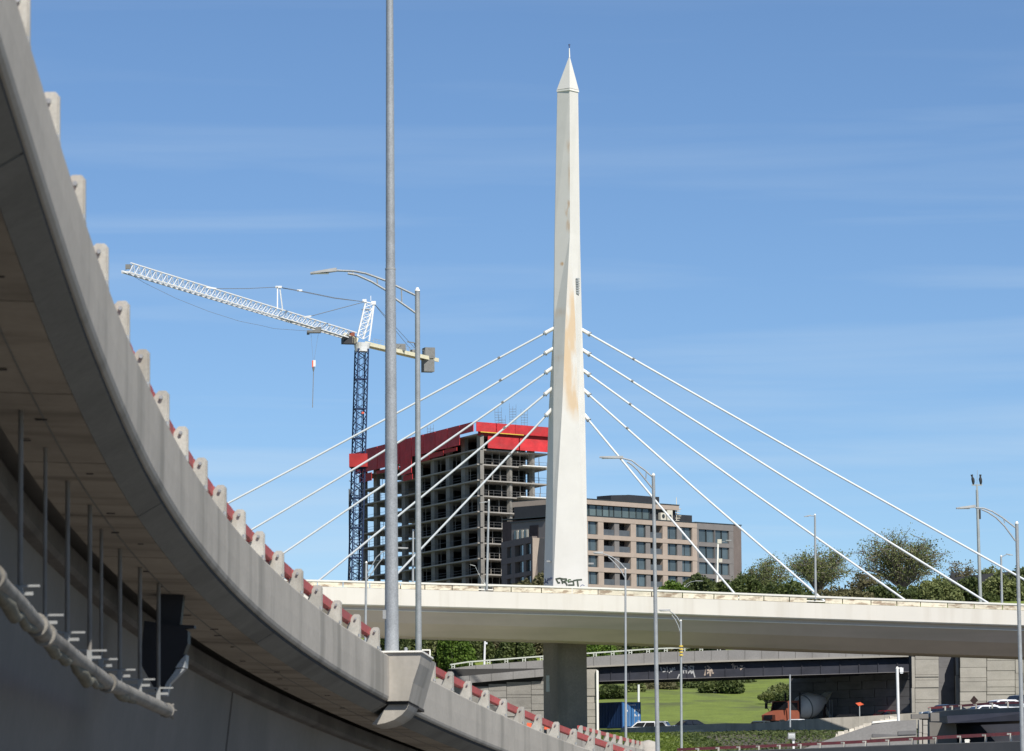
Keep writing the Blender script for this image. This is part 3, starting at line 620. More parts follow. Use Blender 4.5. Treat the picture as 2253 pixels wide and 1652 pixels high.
mb = MB(); lo = [mp_(1224.5, 200, 0), mp_(1253, 201, -1.25), mp_(1274, 201, 0), mp_(1249, 200, 1.25)]
mb.hexa([l - Vector((0, 0, 0.08)) for l in lo] + [l + Vector((0, 0, 0.10)) for l in lo]).build('cornice', M['white_cap'], br)
MB().tube([ap - Vector((0, 0, 0.2)), mp_(1252.6, 106, 0)], [0.07, 0.045], 8).build('lightning_rod', M['white_cap'], cp_)
MB().tube([mp_(1252.6, 106, 0), mp_(1252.6, 97, 0)], [0.03, 0.1], 8).build('beacon', M['spray_blue'], cp_, True)
# louvre grille on the mast
o = None
for k in range(7):
    y = 616 + k * 5.2
    a = mp_(1267.2, y, -1.12); b = mp_(1274.2, y, -0.82)
    MB().bar(a, b, 0.10, 0.14).build('louvre', M['galv_far'], mast)
# rust streaks: thin flaking patches on the mast faces
def on_mast(x, y):      # point on the front facets
    def at(a): return interp(y, lv, a)
    xs = [at(L2), at(Ax), at(Bx), at(Rx)]; ds = [at(dL2), at(dA), at(dB), at(dR)]
    if xs[2] - xs[1] < 1: xs[2] = xs[1] + 1
    return interp(x, xs, ds)
def blotch(cx, cy, rx, ry, seed, n=14):
    r = random.Random(seed); pts = []
    for k in range(n):
        a = 2 * math.pi * k / n; s = 0.6 + 0.5 * r.random()
        x = cx + rx * s * math.cos(a); y = cy + ry * s * math.sin(a)
        pts.append(mp_(x, y, on_mast(x, y) - 0.012))
    c = mp_(cx, cy, on_mast(cx, cy) - 0.012)
    return [c] + pts, [(0, 1 + k, 1 + (k + 1) % n) for k in range(n)]
def masked(name, base, spots, amt=0.8, tint=(0.60, 0.38, 0.17), nscale=1.1):
    m = base.copy(); m.name = name; n = m.node_tree; lk = n.links.new; b = n.nodes['Principled BSDF']
    src = b.inputs['Base Color'].links[0].from_socket
    g = n.nodes.new('ShaderNodeNewGeometry'); tot = None
    for (c, sx, sz, st) in spots:
        mp2 = n.nodes.new('ShaderNodeMapping'); mp2.vector_type = 'TEXTURE'; mp2.inputs['Location'].default_value = c; mp2.inputs['Scale'].default_value = (sx, 40, sz)
        gr = n.nodes.new('ShaderNodeTexGradient'); gr.gradient_type = 'SPHERICAL'; lk(g.outputs['Position'], mp2.inputs[0]); lk(mp2.outputs[0], gr.inputs[0])
        mm = n.nodes.new('ShaderNodeMath'); mm.operation = 'MULTIPLY'; mm.inputs[1].default_value = st; lk(gr.outputs['Fac'], mm.inputs[0])
        if tot is None: tot = mm.outputs[0]
        else:
            ad = n.nodes.new('ShaderNodeMath'); ad.operation = 'ADD'; lk(tot, ad.inputs[0]); lk(mm.outputs[0], ad.inputs[1]); tot = ad.outputs[0]
    nz2 = n.nodes.new('ShaderNodeTexNoise'); nz2.inputs['Scale'].default_value = nscale; nz2.inputs['Detail'].default_value = 7; ms_ = n.nodes.new('ShaderNodeMapping'); ms_.inputs['Scale'].default_value = (1.6, 1.6, 0.35); lk(g.outputs['Position'], ms_.inputs[0]); lk(ms_.outputs[0], nz2.inputs['Vector'])
    mr = n.nodes.new('ShaderNodeMapRange'); mr.inputs[1].default_value = 0.36; mr.inputs[2].default_value = 0.66; lk(nz2.outputs['Fac'], mr.inputs[0])
    mu = n.nodes.new('ShaderNodeMath'); mu.operation = 'MULTIPLY'; mu.use_clamp = True; lk(tot, mu.inputs[0]); lk(mr.outputs[0], mu.inputs[1])
    ma = n.nodes.new('ShaderNodeMath'); ma.operation = 'MULTIPLY'; ma.inputs[1].default_value = amt; lk(mu.outputs[0], ma.inputs[0])
    mix = n.nodes.new('ShaderNodeMix'); mix.data_type = 'RGBA'; lk(ma.outputs[0], mix.inputs[0]); lk(src, mix.inputs[6]); mix.inputs[7].default_value = (*tint, 1)
    lk(mix.outputs[2], b.inputs['Base Color']); return m
def spot(x, y, sx, sy, st): p = P(x, y, MD); return ((p.x, MD, p.z), sx * MD / FPX, sy * MD / FPX, st)
mid_m = masked('mast_paint_rusty', M['white_mast'], [spot(1256, 725, 34, 110, 2.6), spot(1257, 790, 30, 70, 1.6), spot(1259, 858, 34, 60, 2.2), spot(1266, 898, 22, 40, 1.6), spot(1250, 650, 26, 70, 0.8)], 0.62, (0.62, 0.39, 0.16), 0.6)
up_m = masked('mast_paint_edge_rust', M['white_mast'], [spot(1250, 463, 9, 22, 3.0), spot(1251, 320, 7, 30, 0.9), spot(1250, 500, 6, 20, 1.5), spot(1252, 385, 5, 50, 0.8), spot(1228, 690, 30, 14, .5), spot(1225, 790, 26, 10, .5), spot(1236, 582, 5, 6, 2)], 0.75, (0.50, 0.27, 0.08), 1.6)
mast.data.materials.append(mid_m); mast.data.materials.append(up_m)
for i, p in enumerate(mast.data.polygons):
    if i < 42: p.material_index = {2: 1, 1: 2}.get(i % 7, 0)
# stay cables
def cable(mx_, my_, sx_, sy_, ex, ey, side):
    A = P(mx_, my_, MD) + Vector((0, 0, 0)); Sv = P(sx_, sy_, MD)
    De = dD(ex) + 6.5; E = P(ex, ey + 14, De)
    A = Vector((A.x - 0.9 * side, MD, A.z + 0.5 * (A - Sv).z / max(0.1, abs((A - Sv).x))))
    c = MB().tube([A, lerp(A, E, .5) - Vector((0, 0, 0.12)), E], [0.105, 0.105, 0.105], 8).build('stay_cable', M['cable'], br, True)
    d = (E - A).normalized(); s = A; e = A + d * ((Sv - A).length)
    MB().tube([s, e], 0.19, 12).build('anchor_sleeve', M['white_cap'], c, True)
    MB().tube([e, e + d * 0.16], 0.25, 12).build('sleeve_ring', M['galv_far'], c)
    j = A + d * ((Sv - A).length + 5.2)
    MB().tube([j, j + d * 0.25], 0.13, 10).build('cable_clamp', M['crane_cw'], c)
for v in [(1216, 719, 1199, 728, 150, 1279), (1214, 763, 1199, 771.5, 335, 1281), (1213, 804, 1199, 812, 508, 1281.5), (1211, 850, 1197, 861, 678, 1282), (1208, 898, 1199, 908, 841, 1283)]: cable(*v, -1)
for v in [(1283, 722, 1299, 731, 2382, 1333), (1284, 766, 1299, 775.5, 2194, 1325), (1285, 810, 1299, 820, 2006.6, 1317), (1287, 854, 1299, 866, 1814.6, 1309), (1289, 906, 1300, 919, 1625.6, 1303)]: cable(*v, 1)
# pier
PD = 399.5
z5 = Z(2.816, 1150, 1650)
def ppier(cx, cy, d): x, y = z5(cx, cy); p = P(x, y, PD); return Vector((p.x, PD + d, p.z))
zb_ = 5.0
tl, tm, tr = ppier(858, 205, 1.5), ppier(965, 190, 0), ppier(1185, 195, 0.6)
tb = Vector((ppier(1080, 190, 0).x, PD + 3.6, tm.z))
lo_pts = [Vector((p.x, p.y, zb_)) for p in (tl, tm, tr, tb)]; hi = [Vector((p.x, p.y, tm.z)) for p in (tl, tm, tr, tb)]
MB().hexa([lo_pts[0], lo_pts[1], lo_pts[2], lo_pts[3]] + hi).build('pier', M['pier'], br)
c_ = sum(hi, Vector()) / 4
MB().box(c_ + Vector((0, 0, 0.2)), (2.6, 1.8, 0.42), 0.1).build('bearing', M['dark_joint'], br)
q = ppier(895, 505, 0.95)
MB().box(q, (0.38, 0.12, 1.6), -0.5).build('pier_plaque', M['galv_far'], br)
# graffiti on the mast foot
zg = Z(13.25, 1450, 1500)
def strokes(name, lines, material, parent, width, pf):
    mb = MB()
    for ln in lines:
        pts = [pf(*q) for q in ln]
        for a, b in zip(pts[:-1], pts[1:]):
            d = (b - a); 
            if d.length < 1e-4: continue
            e = d.normalized() * width * 0.35; mb.bar(a - e, b + e, 0.012, width, up=(0.01, 0, 1)) if abs(d.normalized().z) < 0.9 else mb.bar(a - e, b + e, width, 0.012, up=(0, 1, 0))
    return mb.build(name, material, parent)
def gface(cx, cy):
    x, y = zg(cx, cy); p = P(x, y, MD - 1.76); return Vector((p.x, MD + interp(y, lv, dB) - 0.012, p.z))
def ribbon(name, lines, material, parent, width, pf):   # flat paint strokes lying on a face seen from the front
    mb = MB()
    for ln in lines:
        pts = [pf(*q) for q in ln]
        for k, (a, b) in enumerate(zip(pts[:-1], pts[1:])):
            d = b - a
            if d.length < 1e-4: continue
            d.normalize(); s = d.cross(Vector((0, 1, 0))).normalized() * width / 2; a2, b2 = a - d * width * 0.3 + Vector((0, -0.0006 * k, 0)), b + d * width * 0.3 + Vector((0, -0.0006 * k, 0))
            mb.prism([a2 - s, b2 - s, b2 + s, a2 + s], (0, 0.004, 0))
    return mb.build(name, material, parent)
ribbon('graffiti', [[(510, 665), (650, 640), (760, 665), (880, 665)], [(530, 690), (590, 805), (645, 795)], [(700, 685), (730, 740), (745, 820)], [(880, 670), (870, 725), (770, 765), (860, 800), (905, 885)],
                    [(1130, 765), (1145, 880), (960, 880)], [(950, 775), (1080, 750), (1130, 760)], [(1140, 725), (1260, 700), (1420, 690)], [(1270, 705), (1285, 820), (1300, 935)]], M['spray_dark'], mast, 0.165, gface)
ribbon('graffiti', [[(1030, 690), (970, 690), (940, 730), (960, 770)], [(885, 690), (895, 740)]], M['spray_green'], mast, 0.12, gface)
ribbon('graffiti', [[(1380, 940), (1410, 885), (1460, 870), (1520, 900)]], M['spray_blue'], mast, 0.06, gface)
def gside(cx, cy):
    x, y = zg(cx, cy); t = (cx - 85) / 300; p = P(x, y, MD); return Vector((p.x - 0.02, MD + lerp(1.45, -1.55, t), p.z))
mb = MB()
for ln in [[(130, 640), (150, 720), (110, 800), (230, 700)], [(240, 640), (220, 720), (270, 690), (290, 650)], [(300, 730), (330, 640), (370, 700), (375, 640)], [(180, 790), (220, 770), (235, 830)]]:
    pts = [gside(*q) for q in ln]
    for a, b in zip(pts[:-1], pts[1:]): mb.tube([a, b], 0.045, 5)
mb.build('graffiti', M['spray_blue'], mast)
# small floodlights bracketed to the mast
for (x, y, sx) in ((1298, 1241, 1), (1211, 1236, -1), (1187, 1239, -1)):
    if x == 1187: continue
    a = P(x - 8 * sx, y + 5, MD - 0.8); b = P(x, y, MD - 0.8)
    MB().bar(a, b, 0.06).box(b + Vector((0.1 * sx, 0, 0.05)), (0.55, 0.35, 0.16)).build('flood_light', M['lamp_grey'], mast)

# ------------------------------------------------------------------ lamps on the deck
def deck_lamp(label, xt, yt, xb, yb, side, ax, ay, back, hw=0.3):
    return lamp(label, dD(xt) + back, xt, yt, xb, yb, 4.0, 5.6, [(xt, yt + 2), (ax, ay)], None, ((ax, ay), (ax + side * 15, ay + 2)), 'lamp posts on the white deck', [], head_w=hw, name='deck_lamp')
deck_lamp('white lamp post on the deck left of the mast, in front of the unfinished tower', 1075.5, 1101, 1071, 1298, -1, 1070, 1105, 0.1)
deck_lamp('lamp post on the white deck under the right hand stay cables, arm to the left', 1793, 1133, 1794.5, 1318, -1, 1784, 1135, 0.1)
deck_lamp('small lamp post near the right end of the deck, arm pointing right', 2202.6, 1224, 2204.5, 1330, 1, 2214, 1220, 13.0)
deck_lamp('pale lamp post just left of the second grey pole, low in front of the tower', 909, 1167, 908.5, 1292, 1, 912, 1166, 14.5, 0.2)
th = lamp('white pole with square boxes along it, in front of the grey apartment wing', 605, 1579.5, 1190, 1577, 1338, 4.2, 5.2, col='white_cap', cap=False, name='equipment_pole')
for (x, y, s) in ((1583, 1191, .62), (1585, 1233, .54), (1584, 1278, .45)):
    MB().box(P(x, y, 605), (s, 0.4, s)).build('equipment_box', M['ac'], th)
MB().bar(P(1588, 1192, 605), P(1600, 1190, 605), 0.08).box(P(1603, 1189, 605), (0.85, 0.45, 0.18)).build('side_lamp', M['lamp_grey'], th)
th = lamp('low curved street lamp rising behind the deck before the bushes, right of the mast', 603, 1506, 1290, 1505, 1336, 2.5, 3, [(1506, 1292), (1512, 1284), (1520, 1280), (1530, 1278.5)], [(1509, 1294), (1518, 1285)], ((1530, 1278.5), (1547, 1278.5)), 'double armed street lamps', [], head_w=.3)
th = lamp('low curved street lamp behind the deck just left of the white deck lamp post', 603, 1066, 1284, 1068, 1336, 2.5, 3, [(1066, 1286), (1060, 1276), (1053, 1262), (1046, 1247)], [(1069, 1288), (1066, 1278), (1062, 1272)], ((1046, 1246), (1034, 1242)), 'double armed street lamps', [], head_w=.3)
# light bars across openings under lamp brackets
# ------------------------------------------------------------------ unfinished tower behind
CD = 750.0
Cc = P(1052.3, 1100, CD); Cc.z = 0
Le = P(794, 1100, 812); Le.z = 0
Re = P(1204, 1100, 762); Re.z = 0
Bk = Le + (Re - Cc)
lev = [P(1052.3, (1050 + y / 3.003) / 1.217, CD).z for y in (1582, 1458, 1333, 1208, 1083, 955, 828, 702, 575, 455, 333)]
tower = thing('unfinished_tower', 'unfinished concrete tower block with red safety screens round its top floors', 'building', (Cc.x, Cc.y, ground_z(Cc.x, Cc.y)))
gz0 = ground_z(Cc.x, Cc.y)
st = lev[1] - lev[0]
alll = [lev[0] - st * k for k in (4, 3, 2, 1)] + lev
def inset(p, q, r, d): return None
ul = (Le - Cc).normalized(); ur = (Re - Cc).normalized(); LL = (Le - Cc).length; LR = (Re - Cc).length
def TPt(a, b, z): v = Cc + ul * (a * LL) + ur * (b * LR); return Vector((v.x, v.y, z))
for i, z in enumerate(alll):
    e = 0.35 / LR; eL = 0.25 / LL
    lowpart = False
    ring = [TPt(-eL, -e, 0), TPt(-eL, 1 + e, 0), TPt(1 + eL, 1 + e, 0), TPt(1 + eL, -e, 0)]
    MB().hexa([Vector((p.x, p.y, z - 0.24)) for p in ring] + [Vector((p.x, p.y, z)) for p in ring]).build('floor_slab', M['bslab'], tower)
zs0 = alll[0]
for i in range(len(alll) - 1):
    z0, z1 = alll[i], alll[i + 1] - 0.24
    if i < 3: continue
    for k in range(9):        # left face columns
        c = TPt(k / 8, 0.035, 0); wdt = 1.0 if k in (0,) else 1.15
        if k == 8: c = TPt(0.992, 0.04, 0)
        MB().box((c.x, c.y, (z0 + z1) / 2), (0.75, wdt * 1.7, z1 - z0), math.atan2(ul.y, ul.x) - math.pi / 2).build('column', M['bconc'], tower)
    for k in (0.47, 0.80):
        c = TPt(0.01, k, 0); MB().box((c.x, c.y, (z0 + z1) / 2), (0.75, 0.75, z1 - z0), -0.6).build('column', M['bconc'], tower)
    for a in (0.12, 0.3, 0.5, 0.75, 0.97):
        c = TPt(a, 0.97, 0); MB().box((c.x, c.y, (z0 + z1) / 2), (0.7, 0.7, z1 - z0), 0.35).build('column', M['bconc'], tower)
    # partitions inside
    if i % 1 == 0:
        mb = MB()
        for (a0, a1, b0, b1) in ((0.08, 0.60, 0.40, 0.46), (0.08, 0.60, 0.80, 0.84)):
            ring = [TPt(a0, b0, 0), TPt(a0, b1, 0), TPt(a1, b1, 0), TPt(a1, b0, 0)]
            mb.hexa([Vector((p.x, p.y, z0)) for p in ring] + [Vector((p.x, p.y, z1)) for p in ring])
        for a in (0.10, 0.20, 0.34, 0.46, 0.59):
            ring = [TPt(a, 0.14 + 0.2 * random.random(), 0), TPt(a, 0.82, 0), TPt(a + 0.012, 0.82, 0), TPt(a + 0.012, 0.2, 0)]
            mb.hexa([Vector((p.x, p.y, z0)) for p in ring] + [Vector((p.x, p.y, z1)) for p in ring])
        mb.build('inner_walls', M['bshade'], tower)
    # props and guard rails along the slab edges
    if i < 13:
        mb = MB()
        for k in range(16):
            a = (k + 0.3 + 0.4 * random.random()) / 16
            if random.random() < 0.5: c = TPt(a, 0.06, 0); mb.box((c.x, c.y, (z0 + z1) / 2), (0.09, 0.09, z1 - z0))
        for k in range(7):
            c = TPt(0.02, (k + 0.5 + random.uniform(-.2, .2)) / 7, 0); mb.box((c.x, c.y, (z0 + z1) / 2), (0.11, 0.11, z1 - z0))
        mb.build('shoring_props', M['bslab'], tower)
        mb = MB()
        for hh in (0.55, 1.05):
            mb.bar(TPt(0, 0, z0 + hh), TPt(0, 1, z0 + hh), 0.05); 
            if random.random() < .7: mb.bar(TPt(0.02, 0, z0 + hh), TPt(1, 0, z0 + hh), 0.045)
        for k in range(10): mb.bar(TPt(0, k / 9, z0), TPt(0, k / 9, z0 + 1.1), 0.06)
        mb.build('edge_rail', M['rebar'], tower)
# loading platforms on the right face
for (i, b0, b1) in ((12, .58, .98), (10, .55, .98), (8, .45, .98)):
    z0 = alll[i]; mb = MB(); ring = [TPt(-0.035, b0, 0), TPt(-0.035, b1, 0), TPt(0, b1, 0), TPt(0, b0, 0)]
    mb.hexa([Vector((p.x, p.y, z0 - .05)) for p in ring] + [Vector((p.x, p.y, z0 + .12)) for p in ring]).build('loading_platform', M['white_cap'], tower)
# red safety screens
ztop = P(1052.3, 929.8, CD).z
def screen(a0, b0, a1, b1, z0, z1, m='red_screen', outw=0.5):
    A, B = TPt(a0, b0, 0), TPt(a1, b1, 0); d = (B - A).normalized(); n = Vector((d.y, -d.x, 0))
    if n.y > 0: n = -n
    A, B = A + n * outw, B + n * outw; C_, D_ = B + n * 0.12, A + n * 0.12
    q = MB().hexa([Vector((p.x, p.y, z0)) for p in (A, B, C_, D_)] + [Vector((p.x, p.y, z1)) for p in (A, B, C_, D_)])
    return q.build('safety_screen', M[m], tower)
zz = lambda cy: P(1052.3, (1050 + cy / 3.003) / 1.217, CD).z
lt, lb = ztop, zz(322)
e = 0.004
for k in range(4): screen(-0.012, lerp(-.075, 1.03, k / 4) + e, -0.012, lerp(-.04, 1.03, (k + 1) / 4) - e, lb, lt)          # right face, upper band
for k in range(2): screen(-0.008, lerp(0.10, 1.02, k / 2) + e * 2, -0.008, lerp(0.10, 1.02, (k + 1) / 2) - e * 2, zz(447), zz(350), 'red_screen', 0.35)
MB().bar(TPt(-0.022, 0, lb - 0.05), TPt(-0.022, .62, lb - 0.05), 0.16).build('yellow_rail', M['yellow'], tower)
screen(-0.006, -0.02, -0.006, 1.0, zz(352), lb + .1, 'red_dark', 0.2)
sg = []
for k in range(10):
    a0, a1 = k / 10 - (0.02 if k == 0 else 0.01), (k + 1) / 10 - 0.014
    low = {0: 330, 1: 330}.get(k, 0)
    zb1 = zz(322) if k < 1 else (zz(405) if k < 5 else (zz(540) if k == 5 else zz(440)))
    screen(a0, -0.03, a1, -0.03, zb1, lt - (0.0 if k < 9 else 0.2), 'red_screen', 0.9)
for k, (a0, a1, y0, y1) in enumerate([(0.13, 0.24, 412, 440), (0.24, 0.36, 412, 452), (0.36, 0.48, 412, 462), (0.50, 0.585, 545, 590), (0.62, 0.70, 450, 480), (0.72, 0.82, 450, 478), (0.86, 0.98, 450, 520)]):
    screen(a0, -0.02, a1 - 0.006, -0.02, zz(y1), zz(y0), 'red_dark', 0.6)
# sign on the screen
zt8 = Z(5.6325, 1080, 1100)
def onR(cx, cy, off=0.8):   # point on the plane of the right face screens
    n = Vector((ur.y, -ur.x, 0)); n = -n if n.y > 0 else n
    x, y = zt8(cx, cy); return PL(x, y, Cc + n * off, n)
q = [onR(1892, 318), onR(1968, 325), onR(1972, 262), (onR(1895, 255))]
n_r = Vector((ur.y, -ur.x, 0)); n_r = -n_r if n_r.y > 0 else n_r
sgn = MB().prism(q, -n_r * 0.06).build('screen_sign', M['white_cap'], tower)
mb = MB()
for ln in ([(1905, 275), (1912, 300)], [(1925, 272), (1930, 300)], [(1930, 300), (1945, 297)], [(1905, 300), (1918, 298)]):
    mb.bar(onR(*ln[0], .84), onR(*ln[1], .84), 0.12)
mb.build('sign_letters', M['black'], sgn)
mb = MB()
for (cx, cy, h_) in ((1540, 215, 80), (1205, 320, 0), (1215, 500, 60)):
    if h_: mb.bar(onR(cx, cy), onR(cx, cy + h_), 0.16)
mb.build('white_straps', M['white_cap'], tower)
def onL(cx, cy, off=1.1):
    n = Vector((ul.y, -ul.x, 0)); n = -n if n.x > 0 else n
    z = Z(3.003, 900, 1050); x, y = z(cx, cy); return PL(x, y, Cc + n * off, n)
mb = MB()
for ln in ([(305, 495), (300, 520)], [(335, 470), (330, 490)], [(345, 480), (330, 490)], [(508, 415), (525, 412)], [(508, 415), (512, 440)], [(512, 440), (525, 438)], [(508, 555), (512, 580)], [(512, 555), (525, 560)], [(525, 560), (512, 580)],
           [(820, 335), (826, 365)], [(590, 395), (593, 410)]):
    mb.bar(onL(*ln[0]), onL(*ln[1]), 0.22)
mb.build('screen_marks', M['white_cap'], tower)
# rebar cages on the roof
for (a, b, h_) in ((0.03, .35, 3.2), (0.05, .60, 4.2), (0.04, .75, 3.4), (0.08, .5, 2.0), (0.5, .2, 2.6), (0.6, .2, 1.8)):
    c = TPt(a, b, ztop - 3); mb = MB()
    for k in range(8):
        px_, py_2 = (k % 3) * 0.55 - 0.55, (k // 3) * 0.5 - 0.5
        mb.bar(c + Vector((px_, py_2, 0)), c + Vector((px_ * 1.15, py_2, 3 + h_ + random.uniform(-.4, .4))), 0.045)
    for k in range(int((h_ + 3) / 0.5)):
        z = 0.5 * k; mb.bar(c + Vector((-.62, -.5, z)), c + Vector((.62, -.5, z)), 0.03); mb.bar(c + Vector((-.62, .5, z)), c + Vector((.62, .5, z)), 0.03)
    mb.build('rebar_cage', M['rebar'], tower)
# hoist tower clinging to the left end
mb = MB(); c = TPt(1.03, -0.05, 0)
for (dx, dy) in ((-1, -1), (1, -1), (1, 1), (-1, 1)):
    mb.bar((c.x + dx, c.y + dy, gz0), (c.x + dx, c.y + dy, zz(560)), 0.22)
z = gz0
while z < zz(570):
    mb.bar((c.x - 1, c.y - 1, z), (c.x + 1, c.y - 1, z + 1.5), 0.13); mb.bar((c.x + 1, c.y - 1, z + 1.5), (c.x - 1, c.y - 1, z + 3), 0.13); mb.bar((c.x + 1, c.y - 1, z), (c.x + 1, c.y + 1, z + 1.5), 0.13)
    mb.bar((c.x - 1, c.y - 1, z), (c.x + 1, c.y - 1, z), 0.13); z += 3
mb.build('hoist_mast', M['rebar'], tower)

# ------------------------------------------------------------------ tower crane
KD = 792.0
crane = thing('tower_crane', 'white tower crane with a dark blue lattice mast rising behind the unfinished tower', 'crane', (P(780, 1300, KD).x, KD, ground_z(P(780, 1300, KD).x, KD)))
k1 = Z(5.929, 320, 680); k2 = Z(4.59, 700, 740)
top_c, bot_c = P(796, 769, KD), P(781, 1285, KD)
dirm = (bot_c - top_c); dirm = dirm / (-dirm.z)
def mc(z): return top_c + dirm * (top_c.z - z)
hw = 1.05
zb = ground_z(-30, KD); z = top_c.z; sec = 5.9; seg = 0
while z > zb:
    mb = MB(); z2 = max(z - sec, zb); cs = [(-1, -1), (1, -1), (1, 1), (-1, 1)]; n = 5
    rot = Matrix.Rotation(0.35, 3, 'Z')
    def cp(i, zq): v = rot @ Vector((cs[i][0] * hw, cs[i][1] * hw, 0)); return mc(zq) + v
    for i in range(4): mb.bar(cp(i, z), cp(i, z2), 0.28)
    for k in range(n):
        za, zc = lerp(z, z2, k / n), lerp(z, z2, (k + 1) / n)
        for i in range(4):
            i2 = (i + 1) % 4
            a, b = (cp(i, za), cp(i2, zc)) if k % 2 else (cp(i2, za), cp(i, zc))
            mb.bar(a, b, 0.13)
            if k == 0: mb.bar(cp(i, za), cp(i2, za), 0.22)
    for s in (-0.35, 0.35): mb.bar(mc(z) + Vector((s, 0, 0)), mc(z2) + Vector((s, 0, 0)), 0.09)
    mb.build('mast_section', M['crane_navy'], crane); z = z2; seg += 1
MB().box(mc(P(0, 1020, KD).z) + Vector((0, 0, 0)), (3.6, 3.4, 2.6)).build('tie_collar', M['red_dark'], crane)
MB().tube([mc(P(0, 918, KD).z) + Vector((0.6, -1.3, 0)), mc(P(0, 914, KD).z) + Vector((0.6, -1.3, 0))], 0.3, 8).build('warning_lamp', M['sign_orange'], crane, True)
# jib: triangular truss from the slewing unit to the tip (it points towards the viewer's left)
TD = 714.0
tipT, tipB = P(*k1(180, 140), TD), P(*k1(100, 290), TD)
rootT, rootB = P(*k2(1165, 690), KD - 2), P(*k2(1090, 770), KD - 2)
jd = (tipT - rootT).normalized(); jp = Vector((jd.y, -jd.x, 0)).normalized()
def jt(f, s=0): return lerp(rootT, tipT, f)
def jb(f, s): return lerp(rootB, tipB, f) + jp * s * 0.75
NJ = 44; SEC = 11
for s_ in range(0, NJ, 4):
    mb = MB()
    f0, f1 = s_ / NJ, (s_ + 4) / NJ
    mb.bar(jt(f0), jt(f1), 0.20)
    for s in (-1, 1): mb.bar(jb(f0, s), jb(f1, s), 0.19)
    for k in range(4):
        fa, fb = (s_ + k) / NJ, (s_ + k + 1) / NJ; fm = (fa + fb) / 2
        for s in (-1, 1): mb.bar(jb(fa, s), jt(fm), 0.10); mb.bar(jt(fm), jb(fb, s), 0.10)
        mb.bar(jb(fa, -1), jb(fb, 1), 0.075); mb.bar(jb(fa, -1), jb(fa, 1), 0.09)
        mb.bar(jt(fm), lerp(jb(fa, 1), jb(fa, -1), .5), 0.07)
    mb.build('jib_section', M['crane_white'], crane)
MB().bar(tipB + jp * .8, tipB - jp * .8, 0.35).bar(tipB, tipB + jd * 1.3, .3).build('jib_nose', M['crane_white'], crane)
MB().box(tipB + Vector((0.4, 0, 1.0)), (.9, .7, .8)).build('tip_winch', M['crane_cw'], crane)
# catwalk mesh along part of the jib
for (f0, f1) in ((0.02, 0.33),):
    MB().bar(lerp(jb(f0, -1), jb(f0, 1), .5) + Vector((0, 0, 0.1)), lerp(jb(f1, -1), jb(f1, 1), .5) + Vector((0, 0, 0.1)), 0.7, 0.05).build('catwalk', M['galv_far'], crane)
# tower head
hA = [P(*k2(1180, 735), KD - 1.5), P(*k2(1250, 770), KD + 1.0)]; hB = P(*k2(1325, 795), KD + 0.5)
tA = [P(*k2(1268, 312), KD - .8), P(*k2(1345, 300), KD + .3), P(*k2(1385, 335), KD + .6)]
mb = MB().bar(hA[0], tA[0] + Vector((0.2, 0, 0)), 0.26).bar(hA[1], tA[2], 0.30).bar(hB, tA[2], 0.30).bar(tA[0], tA[2], .2)
fl = [P(*k2(1215, 700), KD - 1.2)]
for k in range(6):
    f0, f1 = k / 6, (k + 1) / 6
    mb.bar(lerp(hA[0], tA[0], f0), lerp(hA[1], tA[2], f1), 0.13).bar(lerp(hA[1], tA[2], f0), lerp(hA[0], tA[0], f1), .11)
    mb.bar(lerp(hA[1], tA[2], f0), lerp(hB, tA[2], f1), .1).bar(lerp(hA[0], tA[0], f0), lerp(hA[1], tA[2], f0), .11)
mb.build('tower_head', M['crane_white'], crane)
MB().box(tA[0] + Vector((0, 0, 0.2)), (.8, .6, .6)).box(tA[2] + Vector((-.1, 0, 0.15)), (.9, .6, .7)).bar(tA[1], tA[1] + Vector((0, 0, 1.0)), .12).build('head_sheaves', M['crane_white'], crane)
MB().bar(P(*k2(1235, 408), KD - 1), P(*k2(1330, 408), KD), .2).build('head_platform', M['crane_cw'], crane)
# strut standing on the jib and the pendant lines
fs_ = 0.505
sT = P(*k2(212, 130), lerp(KD, TD, fs_)); s1, s2 = P(*k2(197, 400), lerp(KD, TD, fs_ + .01)), P(*k2(262, 425), lerp(KD, TD, fs_ - .01))
MB().bar(s1, sT + Vector((-.2, 0, 0)), .2).bar(s2, sT + Vector((.2, 0, 0)), .22).box(sT, (1.2, .5, .4)).build('jib_strut', M['crane_white'], crane)
pe = P(*k1(1530, 550), lerp(KD, TD, 0.74))
pin = P(*k2(605, 488), lerp(KD, TD, 0.30))
MB().tube([pe, lerp(pe, sT, .5) - Vector((0, 0, .12)), sT], 0.055, 5).build('pendant_line', M['crane_cw'], crane)
MB().tube([sT, P(*k2(460, 172), 765), P(*k2(900, 262), 778), tA[0]], 0.05, 5).tube([sT + Vector((0, 0.6, 0)), P(*k2(470, 182), 765), P(*k2(900, 270), 778), tA[0]], 0.05, 5).build('pendant_line', M['crane_cw'], crane)
MB().tube([pin, tA[0]], 0.065, 5).build('pendant_line', M['crane_cw'], crane)
MB().box(P(*k2(470, 172), 765), (1.0, .4, .35)).build('pendant_link', M['crane_white'], crane)
MB().bar(P(*k1(1370, 525), lerp(KD, TD, .76)), P(*k1(1530, 550), lerp(KD, TD, .74)), .3).build('pendant_anchor', M['crane_white'], crane)
MB().bar(P(*k2(520, 500), lerp(KD, TD, .33)), P(*k2(605, 488), lerp(KD, TD, .30)), .3).build('pendant_anchor', M['crane_white'], crane)
